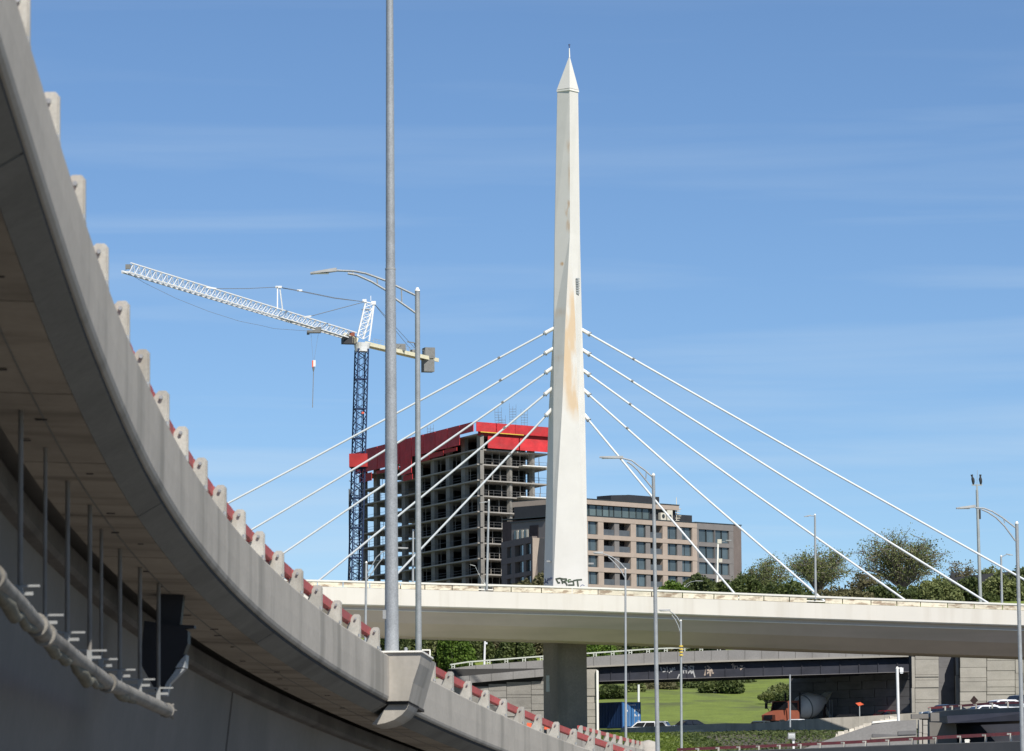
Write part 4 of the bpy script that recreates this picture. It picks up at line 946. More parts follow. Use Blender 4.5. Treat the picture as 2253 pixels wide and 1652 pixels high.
# slewing ring, cab, counter jib
MB().tube([mc(top_c.z - .4), mc(top_c.z + .5), mc(top_c.z + 1.3)], [1.35, 1.5, 1.7], 16).build('slewing_ring', M['crane_white'], crane)
cB = P(*k2(1240, 825), KD); cE = P(*k2(2130, 1032), 818); 
cdv = (cE - cB).normalized(); cpv = Vector((cdv.y, -cdv.x, 0)).normalized()
cj = MB()
for s in (-.8, .8): cj.bar(cB + cpv * s, cE + cpv * s, 0.34, 0.75)
cj.bar(cB, cE, 1.2, 0.08)
cj.build('counter_jib', M['crane_yellow'], crane)
mb = MB()
for s in (-.85, .85):
    for k in range(15):
        f = k / 14; p = lerp(cB, cE, lerp(.1, .8, f)) + cpv * s; mb.bar(p, p + Vector((0, 0, 1.3)), .05)
    mb.bar(lerp(cB, cE, .1) + cpv * s + Vector((0, 0, 1.3)), lerp(cB, cE, .8) + cpv * s + Vector((0, 0, 1.3)), .05)
mb.build('counter_jib_rail', M['galv_far'], crane)
MB().box(lerp(cB, cE, .50) + Vector((0, 0, .9)), (2.2, 2.0, 1.4), .3).box(lerp(cB, cE, .72) + Vector((0, 0, .7)), (1.6, 1.6, 1.0), .3).build('winch', M['crane_cw'], crane)
cw1, cw2 = P(*k2(2055, 945), 815), P(*k2(2045, 1100), 815)
MB().box(cw1, (2.1, 2.2, 2.2), .3).build('counterweight', M['crane_cw'], crane)
MB().box(cw2, (2.2, 2.2, 2.5), .3).build('counterweight', M['crane_cw'], crane)
for (cx, cy) in ((1830, 890), (1890, 885)):
    MB().tube([tA[2], P(*k2(cx, cy), 811)], 0.045, 5).build('pendant_line', M['crane_cw'], crane)
MB().bar(P(*k2(1790, 803), 810), P(*k2(1880, 815), 810), .2).bar(P(*k2(1880, 815), 810), P(*k2(1900, 900), 811), .16).build('winch_frame', M['crane_cw'], crane)
mb = MB().bar(P(*k2(1000, 720), KD - 3), P(*k2(1180, 790), KD - 2.5), 1.6, 0.9); mb.build('cab_platform', M['crane_yellow'], crane)
cab = MB().box(P(*k2(1075, 785), KD - 3.4), (2.7, 1.7, 1.5), .3).build('cab', M['charcoal'], crane)
MB().box(P(*k2(1060, 790), KD - 4.3), (1.6, .1, .8), .3).build('cab_window', M['win'], cab)
mb = MB()
for k in range(6):
    p = P(*k2(1010 + 28 * k, 700 + 10 * k), KD - 4); mb.bar(p, p - Vector((0, 0, 1.2)), .09)
mb.bar(P(*k2(1010, 700), KD - 4), P(*k2(1150, 750), KD - 4), .1); mb.build('cab_rail', M['crane_yellow'], crane)
MB().box(P(*k2(1110, 725), KD - 3.2), (1.2, 1.0, 1.1)).build('cab_roof_box', M['orange'], crane)
# trolley, hoist ropes, hook, chain
tf = 0.345; tp = lerp(jb(tf, 1), jb(tf, -1), .5) - Vector((0, 0, .45))
tx = P(*k2(645, 680), tp.y)
tp = Vector((tx.x, tp.y, tx.z))
MB().box(tp, (2.6, 1.6, .45)).box(tp + Vector((.9, 0, .5)), (1.0, 1.2, .7)).box(tp - Vector((1.1, 0, .3)), (.5, .5, .5)).build('trolley', M['crane_cw'], crane)
hk = P(*k2(640, 1075), tp.y)
MB().bar(tp + Vector((-.6, 0, 0)), hk + Vector((-.05, 0, .6)), .035).bar(tp + Vector((.9, 0, 0)), hk + Vector((.1, 0, .6)), .035).build('hoist_rope', M['crane_cw'], crane)
hb = MB().box(hk + Vector((.15, 0, .1)), (.5, .35, 1.2)).build('hook_block', M['white_cap'], crane)
MB().box(hk + Vector((-.15, 0, .0)), (.25, .38, 1.3)).build('red_cheek', M['sign_orange'], hb)
MB().tube([hk - Vector((0, 0, .6)), hk - Vector((0.02, 0, 1.4))], [.25, .12], 8).build('hook', M['crane_cw'], hb)
MB().bar(hk - Vector((0, 0, 1.2)), P(*k2(628, 1612), tp.y), .13).build('lifting_chain', M['crane_cw'], crane)
q = [k1(170, 320), k1(400, 460), k1(900, 705), k1(1400, 905), k1(1900, 1065), k1(2253, 1135), k2(150, 640), k2(400, 658), k2(600, 672)]
MB().tube([P(x, y, lerp(TD, tp.y, i / 8)) for i, (x, y) in enumerate(q)], .032, 5).build('slack_cable', M['crane_cw'], crane)
# ------------------------------------------------------------------ tan apartment block right of the mast
z4 = Z(5.12, 1560, 1300)
def facade(p0, p1, zoom):
    p0 = Vector((p0.x, p0.y, 0)); p1 = Vector((p1.x, p1.y, 0)); u = (p1 - p0).normalized(); n = Vector((u.y, -u.x, 0))
    if n.y > 0: n = -n
    def pt(cx, cy): x, y = zoom(cx, cy); return PL(x, y, p0, n)
    def uu(cx, cy): return (pt(cx, cy) - p0).dot(u)
    def zz(cx, cy): return pt(cx, cy).z
    def box(mb, u0, u1, z0, z1, o0, o1):     # o = outward offset of back and front
        r = [p0 + u * u0 + n * o1, p0 + u * u1 + n * o1, p0 + u * u1 + n * o0, p0 + u * u0 + n * o0]
        mb.hexa([Vector((q.x, q.y, z0)) for q in r] + [Vector((q.x, q.y, z1)) for q in r]); return mb
    return p0, u, n, uu, zz, box
p0, u, n, uu, zz2, fb = facade(P(1291.5, 1134.8, 710), P(1532, 1150.9, 730.6), z4)
apt = thing('apartment_block', 'tan brick apartment block with a grey wing, just right of the mast', 'building', tuple(p0 + Vector((0, 0, ground_z(p0.x, p0.y)))))
gb = ground_z(p0.x, p0.y) - 2
tops = [485, 725, 950, 1175]; bots = [665, 890, 1115, 1350]
zt_ = [zz2(75, c) for c in tops]; zb2 = [zz2(75, c) for c in bots]; zcor = zz2(75, 417)
st2 = zt_[0] - zt_[1]
zt_ += [zt_[3] - st2, zt_[3] - 2 * st2, zt_[3] - 3 * st2]; zb2 += [zb2[3] - st2, zb2[3] - 2 * st2, zb2[3] - 3 * st2]
uL, uR = uu(-160, 415), uu(1568, 800)
fb(MB(), uL, uR - 0.05, gb, zcor - 0.3, -17, -1.7).build('core', M['recess'], apt)
cols = [(-130, 20, 'w'), (75, 215, 'w'), (290, 445, 'b'), (510, 662, 'b'), (735, 875, 'w'), (935, 1100, 'b'), (1165, 1305, 'w'), (1370, 1505, 'w')]
uc = [(uu(a, 800), uu(b, 800), k) for a, b, k in cols]
frm = [(uL, uc[0][0]), (uc[0][1], uc[1][0]), (uc[1][1], uc[2][0]), (uc[3][1], uc[4][0]), (uc[5][1], uc[6][0]), (uc[7][1], uR)]
for a, b in frm: fb(MB(), a, b, gb, zcor - 0.05, -1.6, 0.0).build('brick_pier', M['tan_brick'], apt)
for a, b in ((uc[2][1], uc[3][0]), (uc[4][1], uc[5][0]), (uc[6][1], uc[7][0])): fb(MB(), a, b, gb, zcor - 0.06, -1.62, -0.12).build('infill_pier', M['grey_brick'], apt)
zs = [(zt_[0], zcor)] + [(zt_[k + 1], zb2[k]) for k in range(6)] + [(gb, zb2[6])]
for a, b in zs: fb(MB(), uL - .01, uR + .01, a, b, -1.61, 0.06).build('spandrel', M['tan_brick'], apt)
fb(MB(), uL, uR + 0.1, zcor + 0.002, zcor + 0.16, -17, 0.12).build('coping', M['frame'], apt)
for a, b, k in uc:
    for r in range(7):
        z0, z1 = zb2[r], zt_[r]
        if k == 'w':
            w_ = fb(MB(), a + .06, b - .06, z0 + .04, z1 - .04, -0.55, -0.42).build('window', M['win'], apt)
            mb = MB()
            for s in (0, 1): fb(mb, lerp(a, b, s) - .0 - (.14 if s else 0), lerp(a, b, s) + (.14 if not s else 0), z0, z1, -0.56, -0.34)
            fb(mb, a + .14, b - .14, z0, z0 + .12, -0.56, -0.34); fb(mb, a + .14, b - .14, z1 - .12, z1, -0.56, -0.34)
            fb(mb, lerp(a, b, .34) - .05, lerp(a, b, .34) + .05, z0 + .12, z1 - .12, -0.56, -0.35)
            mb.build('window_frame', M['frame'], w_)
        else:
            fb(MB(), a, b, z0, z0 + 1.05, -0.25, -0.20).build('balcony_rail', M['rail_glass'], apt)
            if r < 4 and a == uc[2][0]:
                fb(MB(), lerp(a, b, .62), lerp(a, b, .80), z0 + 0.02, z0 + 1.0, -1.0, -0.7).build('balcony_chair', M['ac'], apt)
            fb(MB(), lerp(a, b, .12), lerp(a, b, .85), z0 + .1, z1 - .3, -1.69, -1.6).build('balcony_door', M['car_glass'], apt)
# penthouse
zp0, zp1, zp2 = zcor + .16, zz2(75, 250), zz2(60, 180)
uP = uu(1350, 330)
fb(MB(), uL, uP - .1, zp0, zp1 - .02, -14, -1.3).build('penthouse_core', M['charcoal'], apt)
fb(MB(), uL, uP, zp1, zp2, -14.5, -0.5).build('roof_band', M['tan_brick'], apt)
fb(MB(), uL, uP + .1, zp2 + .002, zp2 + .12, -14.6, -0.4).build('roof_coping', M['frame'], apt)
pe_ = [-160, -60, 60, 150, 250, 335, 425, 490, 600, 700, 795, 880, 975]
for a, b in zip(pe_[:-1], pe_[1:]):
    a2, b2 = uu(a, 340), uu(b, 340)
    q = fb(MB(), a2 + .09, b2 - .09, zp0 + .12, zp1 - .12, -1.28, -1.16).build('glazing', M['win2'], apt)
    fb(MB(), b2 - .085, b2 + .085, zp0, zp1 - .03, -1.29, -1.05).build('mullion', M['frame'], q)
for (a, b, c_, d_) in ((1100, 1170, 398, 468), (1190, 1262, 365, 472)):
    q = fb(MB(), uu(a, 430), uu(b, 430), zp0 + .02, zp0 + .02 + (1.35 if a == 1100 else 1.9), -1.1, -.5).build('air_unit', M['ac'], apt)
    c = p0 + u * (uu(lerp(a, b, .5), 430)) + n * -.48 + Vector((0, 0, zp0 + .75))
    MB().tube([c, c + n * 0.04], .38, 14).build('fan_grille', M['frame'], q)
zm = zz2(700, 115)
fb(MB(), uu(795, 180), uu(1218, 180), zp2, zz2(795, 112), -9, -3).build('plant_room', M['charcoal'], apt)
r_ = [p0 + u * uu(795, 180) + n * -3, p0 + u * (uu(795, 180) - 1.9) + n * -5.5, p0 + u * (uu(795, 180) - 1.9) + n * -9, p0 + u * uu(795, 180) + n * -9]
MB().hexa([Vector((q.x, q.y, zp2)) for q in r_[::-1]] + [Vector((q.x, q.y, zz2(795, 114))) for q in r_[::-1]]).build('plant_room_side', M['charcoal'], apt)
fb(MB(), uu(1410, 440), uu(1668, 440), zcor, zz2(1420, 380), -9, -3).build('plant_box', M['charcoal'], apt)
mb = MB()      # stair / antenna clutter
for k in range(7):
    c = p0 + u * (uu(1375, 330) + .25 * (k % 3)) + n * -1.5 + Vector((0, 0, zcor + .4 + .42 * k)); mb.box(c, (.9, .5, .12))
mb.bar(p0 + u * uu(1372, 330) + n * -1.5 + Vector((0, 0, zcor)), p0 + u * uu(1372, 330) + n * -1.5 + Vector((0, 0, zcor + 4.6)), .12); mb.build('vent_stack', M['ac'], apt)
# grey wing
uW0, uW1 = uR + .02, uu(2085, 800)
zc2 = zcor + .1
fb(MB(), uW0, uW1 + 2.2, gb, zc2 - .3, -17, -1.0).build('wing_core', M['charcoal'], apt)
wc = [(1612, 1722), (1728, 1830), (1838, 1932), (1938, 2028)]
wu = [(uu(a, 900), uu(b, 900)) for a, b in wc]
for a, b in ((uW0, wu[0][0]), (wu[1][1], wu[2][0]), (wu[3][1], uW1)): fb(MB(), a, b, gb, zc2 - .05, -1.02, -0.3).build('wing_pier', M['grey_brick'], apt)
for a, b in ((wu[0][1], wu[1][0]), (wu[2][1], wu[3][0])): fb(MB(), a, b, gb, zc2 - .3, -.98, -0.42).build('wing_mullion', M['frame'], apt)
fb(MB(), uW1 + .01, uW1 + 2.2, gb, zc2 - .05, -17, -0.3).build('wing_side', M['brown_brick'], apt)
for a, b in [(zt_[0] - .15, zc2)] + [(zt_[k + 1] - .15, zb2[k] - .15) for k in range(6)] + [(gb, zb2[6])]: fb(MB(), uW0 + .01, uW1 - .01, a, b, -1.0, -.26).build('wing_spandrel', M['grey_brick'], apt)
fb(MB(), uW0 - .1, uW1 + 2.3, zc2 + .002, zc2 + .16, -17, -.2).build('wing_coping', M['frame'], apt)
for a, b in wu:
    for r in range(6):
        q = fb(MB(), a + .05, b - .05, zb2[r] - .1, zt_[r] - .2, -.7, -.6).build('window', M['win'], apt)
# ------------------------------------------------------------------ small apartment building left of the mast
z6 = Z(6.12, 1300, 1350)
A_, B_ = P(*z6(260, 625), 655), P(*z6(770, 545), 640)
p0b, ub, nb, uub, zzb, fbb = facade(A_, B_, z6)
ap2 = thing('small_apartments', 'small dark brick apartment building squeezed between the unfinished tower and the mast', 'building', (B_.x, B_.y, ground_z(B_.x, B_.y)))
g2 = ground_z(B_.x, B_.y) - 2; zc3 = A_.z
uE = uub(770, 800)
fbb(MB(), 0.1, uE, g2, zc3 - .3, -8, -.8).build('core', M['charcoal'], ap2)
rows = [(zzb(740, 632), zzb(740, 812)), (zzb(740, 905), zzb(740, 1090)), (zzb(740, 1160), zzb(740, 1330))]
wcs = [(350, 420), (480, 660), (620, 740)]
us = [(uub(a, 800), uub(b, 800)) for a, b in wcs]
for a, b in ((0, us[0][0]), (us[0][1], us[1][0]), (us[1][1], us[2][0]), (us[2][1], uE)): fbb(MB(), a, b, g2, zc3 - .05, -.82, 0).build('brick_pier', M['brown_brick'], ap2)
for a, b in [(rows[0][0], zc3), (rows[1][0], rows[0][1]), (rows[2][0], rows[1][1]), (g2, rows[2][1])]: fbb(MB(), -.01, uE + .01, a, b, -.8, .05).build('spandrel', M['brown_brick'], ap2)
for (a, b) in us:
    for (z1, z0) in rows:
        q = fbb(MB(), a + (b - a) * .45, b - .05, z0 + .05, z1 - .05, -.5, -.35).build('window', M['win2'], ap2)
        fbb(MB(), a + (b - a) * .36, a + (b - a) * .44, z0, z1, -.5, -.3).build('window_frame', M['frame'], q)
# set-back top floor
q0 = [P(*z6(420, 600), 652), P(*z6(965, 660), 645)]
p0c, uc_, nc, uuc, zzc, fbc = facade(q0[0], q0[1], z6)
zt3 = zzc(420, 312); uE2 = uuc(975, 400)
fbc(MB(), 0, uE2, zc3 - .4, zt3, -7, -.1).build('top_floor', M['grey_brick'], ap2)
for k in range(6):
    cx = 470 + k * 40; a = uuc(cx, 500)
    fbc(MB(), a, a + .45, zzc(470, 575), zzc(470, 435), -.1, .02).build('narrow_window', M['ac' if k % 2 else 'win2'], ap2)
fbc(MB(), uuc(725, 400), uuc(860, 400), zc3 - .2, zzc(725, 350), -.1, .03).build('terrace_opening', M['recess'], ap2)
fbc(MB(), -.1, uE2 + .1, zt3 + .002, zt3 + .15, -7, .1).build('coping', M['frame'], ap2)
# pale fin and brown end wall
f1 = [P(*z6(772, 548), 639.6), P(*z6(886, 552), 639.6), P(*z6(795, 1330), 639.6), P(*z6(772, 1330), 639.6)]
MB().prism(f1, (0, 1.2, 0)).build('pale_fin', M['tan_brick'], ap2)
e1 = [P(*z6(890, 552), 641), P(*z6(1010, 548), 641)]
MB().hexa([Vector((e1[0].x - 1.2, 641, g2)), Vector((e1[1].x + 1, 641, g2)), Vector((e1[1].x + 1, 651, g2)), Vector((e1[0].x - 1.2, 651, g2)),
           Vector((e1[0].x - 1.2, 641, e1[0].z)), Vector((e1[1].x + 1, 641, e1[0].z)), Vector((e1[1].x + 1, 651, e1[0].z)), Vector((e1[0].x - 1.2, 651, e1[0].z))]).build('end_wall', M['brown_brick'], ap2)

# ------------------------------------------------------------------ trees
def quads_mesh(name, C, S, mat_, parent=None):     # C centres (n,3), S sizes (n,)
    n_ = len(C); a = rng.normal(size=(n_, 3)); a /= np.linalg.norm(a, axis=1)[:, None]
    b = rng.normal(size=(n_, 3)); b -= (a * b).sum(1)[:, None] * a; b /= np.linalg.norm(b, axis=1)[:, None]
    a *= S[:, None] * 0.5; b *= S[:, None] * 0.36
    V = np.stack([C - a, C - b * 1.0 + a * .1, C + a, C + b], 1).reshape(-1, 3)
    me = bpy.data.meshes.new(name); me.vertices.add(4 * n_); me.vertices.foreach_set('co', V.astype(np.float32).ravel())
    me.loops.add(4 * n_); me.loops.foreach_set('vertex_index', np.arange(4 * n_, dtype=np.int32))
    me.polygons.add(n_); me.polygons.foreach_set('loop_start', np.arange(0, 4 * n_, 4, dtype=np.int32)); me.polygons.foreach_set('loop_total', np.full(n_, 4, np.int32))
    me.materials.append(mat_); me.update(calc_edges=True); me.validate(); return link(name, me, parent)
def tree(label, D, xc, ytop, half, ybase, leafm='leaf_elm', nleaf=6000, size=0.42, airy=0.5, group=None, name='tree', cat='tree', stems=1, seed=0, limbs=26, low=0.35):
    r = np.random.default_rng(seed + 11)
    top = P(xc, ytop, D); base = P(xc, ybase, D); H = top.z - base.z; R = half * D / FPX
    th = thing(name, label, cat, (base.x, D, base.z), group)
    mb = MB(); tips = []
    for s in range(stems):
        off = Vector((r.uniform(-.3, .3) * R * (stems > 1), r.uniform(-.3, .3) * R * (stems > 1), 0))
        b0 = Vector((base.x, D, base.z - 1)) + off * .3; fork = Vector((base.x, D, base.z + H * low * .8)) + off
        mb.tube([b0, lerp(b0, fork, .5) + Vector((r.uniform(-.2, .2), 0, 0)), fork], [0.035 * H, 0.028 * H, 0.022 * H], 7)
        for k in range(limbs // stems):
            az = r.uniform(0, 2 * math.pi); rr = R * r.uniform(.35, 1.0); zf = r.uniform(0, 1) ** .8
            # crown outline: broad vase
            rim = math.sqrt(max(0.03, 1 - ((zf - .45) / .62) ** 2))
            e = Vector((base.x + math.cos(az) * rr * rim, D + math.sin(az) * rr * rim, base.z + H * (low + (1 - low) * (0.1 + 0.9 * zf))))
            m1 = lerp(fork, e, .5) + Vector((0, 0, H * .07)) + Vector((r.normal() * .25, r.normal() * .25, 0))
            mb.tube([fork, m1, e], [0.014 * H, 0.008 * H, 0.003 * H], 5)
            tips.append((e, m1))
            for j in range(6):
                c = lerp(m1, e, r.uniform(0, .95)); e2 = c + Vector((r.normal(), r.normal(), r.normal() * .6 + .35)) * R * .22
                mb.tube([c, lerp(c, e2, .5) + Vector((0, 0, .1)), e2], [0.007 * H, 0.005 * H, 0.003 * H], 4); tips.append((e2, c))
    mb.build('trunk', M['bark'], th, False)
    C = []; per = max(6, nleaf // len(tips))
    for e, c in tips:
        e = np.array(e); c = np.array(c); t = r.uniform(0.35, 1.12, per)[:, None]
        C.append(c + (e - c) * t + r.normal(size=(per, 3)) * R * (.045 + .07 * airy) * np.array([1, 1, .7]))
    C = np.concatenate(C); S = r.uniform(.5, 1.2, len(C)) * size
    quads_mesh('crown', C, S, M[leafm], th); return th
def bush(label, D, xc, ytop, half, ybase, leafm='leaf_dark', n_=3500, size=0.5, name='bush', group=None, seed=0, cat='bush', depth=1.0):
    r = np.random.default_rng(seed + 101)
    top = P(xc, ytop, D); base = P(xc, ybase, D); H = top.z - base.z; R = half * D / FPX
    th = thing(name, label, cat, (base.x, D, base.z), group)
    nb = 14 + int(R); mb = MB(); Cs = []
    for k in range(nb):
        x = r.uniform(-.85, .85); hgt = H * (1 - .55 * abs(x) ** 1.6) * r.uniform(.68, 1.0); y = r.uniform(-.6, .6) * R * depth
        c = np.array([base.x + x * R, D + y, base.z + hgt * .5]); rad = np.array([R * .32, R * .32 * depth, hgt * .5])
        m_ = n_ // nb; d = r.normal(size=(m_, 3)); d /= np.linalg.norm(d, axis=1)[:, None]
        q = c + d * rad * (r.uniform(.55, 1.06, m_) ** .6)[:, None]
        q[:, 2] = np.maximum(q[:, 2], base.z - .3); Cs.append(q)
        mb.tube([Vector((base.x + x * R * .4, D + y * .5, base.z - .5)), Vector((base.x + x * R, D + y, base.z + hgt * .6))], [.09, .03], 5)
    mb.build('stems', M['bark'], th)
    C = np.concatenate(Cs); quads_mesh('crown', C, r.uniform(.5, 1.2, len(C)) * size, M[leafm], th); return th
tree('airy young tree nearest the grey apartment wing', 622, 1683, 1230, 60, 1342, nleaf=6500, size=.27, seed=1, airy=.6, limbs=34)
tree('rounded airy tree behind the lamp post under the stay cables', 627, 1800, 1212, 84, 1342, 'leaf_elm', 9500, .28, seed=2, airy=.6, limbs=44)
tree('tallest airy tree with bare looking twigs behind the right end of the deck', 642, 1985, 1183, 105, 1342, 'leaf_elm', 13000, .28, seed=3, airy=.55, limbs=60)
tree('small tree at the left foot of the tallest airy tree', 634, 1905, 1262, 48, 1342, 'leaf_olive', 1500, .46, seed=4, airy=.7)
tree('sparse small tree beside the camera mast', 662, 2120, 1236, 42, 1342, 'leaf_olive', 1300, .40, seed=5, airy=.7)
tree('sparse tree top left of the small deck lamp at the right', 667, 2182, 1243, 34, 1342, 'leaf_elm', 2200, .41, seed=6, airy=.7)
tree('leafy tree filling the right edge beside the far right street lamp', 652, 2256, 1252, 46, 1342, 'leaf_dark', 6500, .5, seed=7, airy=.8)
bush('long dark bush under the airy young tree', 602, 1730, 1270, 75, 1342, 'leaf_dark', 7000, .52, seed=1)
bush('brown green bush right of the long dark bush', 604, 1850, 1283, 70, 1342, 'leaf_olive', 6000, .52, seed=2)
bush('dark bush before the tallest airy tree', 607, 1960, 1276, 75, 1342, 'leaf_dark', 7000, .52, seed=3)
bush('olive bush between the tallest tree and the camera mast', 608, 2050, 1262, 66, 1342, 'leaf_elm', 7500, .52, seed=4)
bush('high green hedge behind the camera mast', 612, 2125, 1256, 62, 1342, 'leaf_dark', 8000, .55, seed=5)
bush('high bushy hedge behind the small deck lamp at the right', 614, 2198, 1246, 60, 1342, 'leaf_elm', 8500, .55, seed=6)
bush('bush at the foot of the grey apartment wing', 560, 1640, 1252, 38, 1325, 'leaf_dark', 4500, .48, seed=7)
bush('tallest bush before the tan apartment block', 612, 1535, 1258, 46, 1320, 'leaf_dark', 5000, .5, seed=8)
bush('low bush left of the tallest one before the tan apartments', 602, 1482, 1268, 34, 1320, 'leaf_bright', 2600, .5, seed=9)
bush('low bush before the grey wing behind the equipment pole', 598, 1592, 1272, 36, 1320, 'leaf_dark', 3600, .5, seed=10)
bush('bush at the foot of the small dark apartments', 600, 1150, 1268, 32, 1320, 'leaf_olive', 3000, .5, seed=11)
bush('narrow shrub between the small apartments and the mast', 602, 1188, 1252, 20, 1320, 'leaf_olive', 1800, .5, seed=12)
# roofs peeping through behind the trees
hs = thing('low_dark_roof', 'low dark flat roof peeping through the trees beside the camera mast', 'building', tuple(P(2110, 1310, 660)))
MB().hexa([P(2088, 1330, 660), P(2253, 1330, 660), P(2253, 1330, 660) + Vector((0, 9, 0)), P(2088, 1330, 660) + Vector((0, 9, 0)), P(2088, 1271, 660), P(2253, 1254, 660), P(2253, 1254, 660) + Vector((0, 9, 0)), P(2088, 1271, 660) + Vector((0, 9, 0))]).build('wall', M['charcoal'], hs)
MB().box(P(2100, 1265, 661), (1.2, 1, .8)).build('roof_vent', M['charcoal'], hs)
# wooded bank seen under the deck
def wood(label, x0, x1, D, ytop, ybot, mats, seed, dens):
    r = np.random.default_rng(seed)
    n_ = int((x1 - x0) * dens)
    for j, mname in enumerate(mats):
        xs_ = r.uniform(x0, x1, n_); C = []
    return None
k = 0
for (xc, yt, hf, D, lm, lab) in [(905, 1384, 36, 560, 'leaf_dark', 'dark tree at the left end of the row under the deck'), (955, 1380, 38, 566, 'leaf_elm', 'mid green tree under the deck beside the grey pole'),
        (1000, 1376, 34, 562, 'leaf_bright', 'bright green tree under the deck, left of the thin white post'), (1045, 1382, 34, 570, 'leaf_dark', 'dark tree right behind the thin white post under the deck'),
        (1090, 1376, 36, 572, 'leaf_olive', 'olive brown tree under the deck right of the thin white post'), (1132, 1380, 34, 566, 'leaf_dark', 'very dark tree under the deck near the pier'),
        (1176, 1377, 34, 572, 'leaf_olive', 'brownish tree touching the left side of the pier'), (1310, 1380, 40, 566, 'leaf_bright', 'bright tree touching the right side of the pier'),
        (1365, 1382, 38, 570, 'leaf_elm', 'mid green tree above the old bridge, right of the pier'), (1420, 1384, 38, 566, 'leaf_dark', 'dark tree above the old bridge behind the tall lamp pole'),
        (1480, 1386, 40, 570, 'leaf_olive', 'olive tree above the old bridge left of the banded pole'), (1545, 1389, 44, 568, 'leaf_dark', 'last dark tree above the old bridge before the deck hides it')]:
    k += 1
    bush(lab, D, xc, yt - 14, hf + 8, 1478, lm, 6500, .5, 'tree', 'trees seen under the deck', seed=30 + k, cat='tree')
for i, xc in enumerate((870, 930, 1000, 1075, 1150, 1225, 1300, 1385, 1470, 1560)):
    bush('%s in the back row under the deck, %s' % (('dark tree', 'mid green tree')[i % 2], ('leftmost, by the ramp rail', 'behind the second grey pole', 'left of the thin white post', 'right of the thin white post', 'left of the pier', 'hidden by the pier top', 'just right of the pier', 'left of the tall lamp pole', 'right of the tall lamp pole', 'rightmost above the steel girder')[i]),
         577, xc, 1362, 66, 1452, ('leaf_dark', 'leaf_elm')[i % 2], 5000, .6, 'tree', 'trees seen under the deck', seed=90 + i, cat='tree')
# shrubs on the grass bank
for i, (xc, yt, hf, yb, D, lm, lab) in enumerate([(1345, 1500, 38, 1535, 505, 'leaf_dark', 'shrub on the bank above the blue container'), (1400, 1492, 34, 1532, 520, 'leaf_elm', 'paler shrub on the bank right above the container'),
        (1455, 1488, 40, 1525, 530, 'leaf_olive', 'brown shrub on the bank under the steel girder'), (1510, 1486, 40, 1524, 535, 'leaf_dark', 'dark shrub on the bank in the middle under the girder'),
        (1565, 1484, 42, 1516, 540, 'leaf_dark', 'widest dark shrub under the girder'), (1620, 1482, 42, 1514, 545, 'leaf_dark', 'dark shrub under the girder right of the widest one'),
        (1718, 1500, 26, 1530, 500, 'leaf_elm', 'upper ragged shrub on the grass beside the underpass wall'), (1692, 1520, 22, 1538, 490, 'leaf_elm', 'lower left ragged shrub on the grass left of the truck cab'),
        (1726, 1520, 20, 1545, 480, 'leaf_dark', 'darkest shrub right above the orange truck cab'),
        (1590, 1482, 48, 1526, 520, 'leaf_dark', 'long dark shrub lowest on the bank under the girder')]):
    bush(lab, D, xc, yt, hf, yb, lm, 3200, .5, 'shrub', seed=60 + i, cat='shrub')
# long grass on the bank
def tufts(name, label, polys, n_, size, lm, seed):
    r = np.random.default_rng(seed); C = []
    (x0, x1, y0, y1) = polys
    X = r.uniform(x0, x1, n_); Y = r.uniform(y0, y1, n_)
    Zv = np.array([ground_z(a, b) for a, b in zip(X, Y)]) + r.uniform(0, size * .5, n_)
    C = np.stack([X, Y, Zv], 1); o = quads_mesh(name, C, r.uniform(.5, 1.3, n_) * size, M[lm]); tag(o, label, 'grass', kind='stuff'); return o
tufts('rough_grass', 'rough green grass on the slope before the road wall', (4, 22, 236, 398), 16000, .20, 'grass_blade', 6)
tufts('ground_cover', 'ground cover darkened for shade, on the slope before the road wall at right', (13, 42, 245, 396), 36000, .30, 'leaf_dark', 7)  # dark leaf colour stands for the shade lying on this slope
# ------------------------------------------------------------------ old bridge beyond: parapet, railing, dark steel girder
OD = 427.0
M['grey_tan'] = M['grey_brick']
tpx = [985, 1032.6, 1196, 1291, 1441, 1602, 1730, 1868, 2052.5, 2300]; tpy = [1472, 1464.5, 1452, 1445.7, 1435, 1430, 1426, 1429.5, 1436, 1446]
bpx = [985, 1030, 1194, 1291, 1441, 1602, 2006.5, 2052, 2300]; bpy_ = [1490, 1485, 1471, 1468, 1461, 1455, 1444, 1444.5, 1452]
def ob(x, y, d=0.0, dn=0.0): p = P(x, y, OD); return Vector((p.x, OD + d, p.z - dn))
old = thing('old_overpass', 'old low overpass with a grey concrete parapet and a dark steel girder, behind the pier', 'overpass', tuple(ob(1500, 1560)))
def ostrip(name, rows, material, x0, x1, parent=None, step=30):
    return strip(name, rows, material, x0, x1, step, parent or old)
tp_ = lambda x: interp(x, tpx, tpy); bp_ = lambda x: interp(x, bpx, bpy_)
ostrip('parapet', [lambda x: ob(x, tp_(x)), lambda x: ob(x, tp_(x), .45), lambda x: ob(x, bp_(x), .45), lambda x: ob(x, bp_(x))], M['oldconc'], 985, 2052)
ostrip('parapet_ledge', [lambda x: ob(x, bp_(x) - 2.6, -.12), lambda x: ob(x, bp_(x) - 2.6, .3), lambda x: ob(x, bp_(x) + .8, .3), lambda x: ob(x, bp_(x) + .8, -.12)], M['block_lit'], 1291, 2052)
ostrip('road_slab', [lambda x: ob(x, bp_(x) - 4, .5), lambda x: ob(x, bp_(x) - 4, 12), lambda x: ob(x, bp_(x) + 3, 12), lambda x: ob(x, bp_(x) + 3, .5)], M['oldconc'], 985, 2052)
gtx, gty = [1318, 2006.5], [1465.5, 1443]; gbx, gby = [1318.5, 1602, 2006.5], [1498, 1489, 1477]
gt_ = lambda x: interp(x, bpx, bpy_) + .6; gb_ = lambda x: interp(x, gbx, gby)
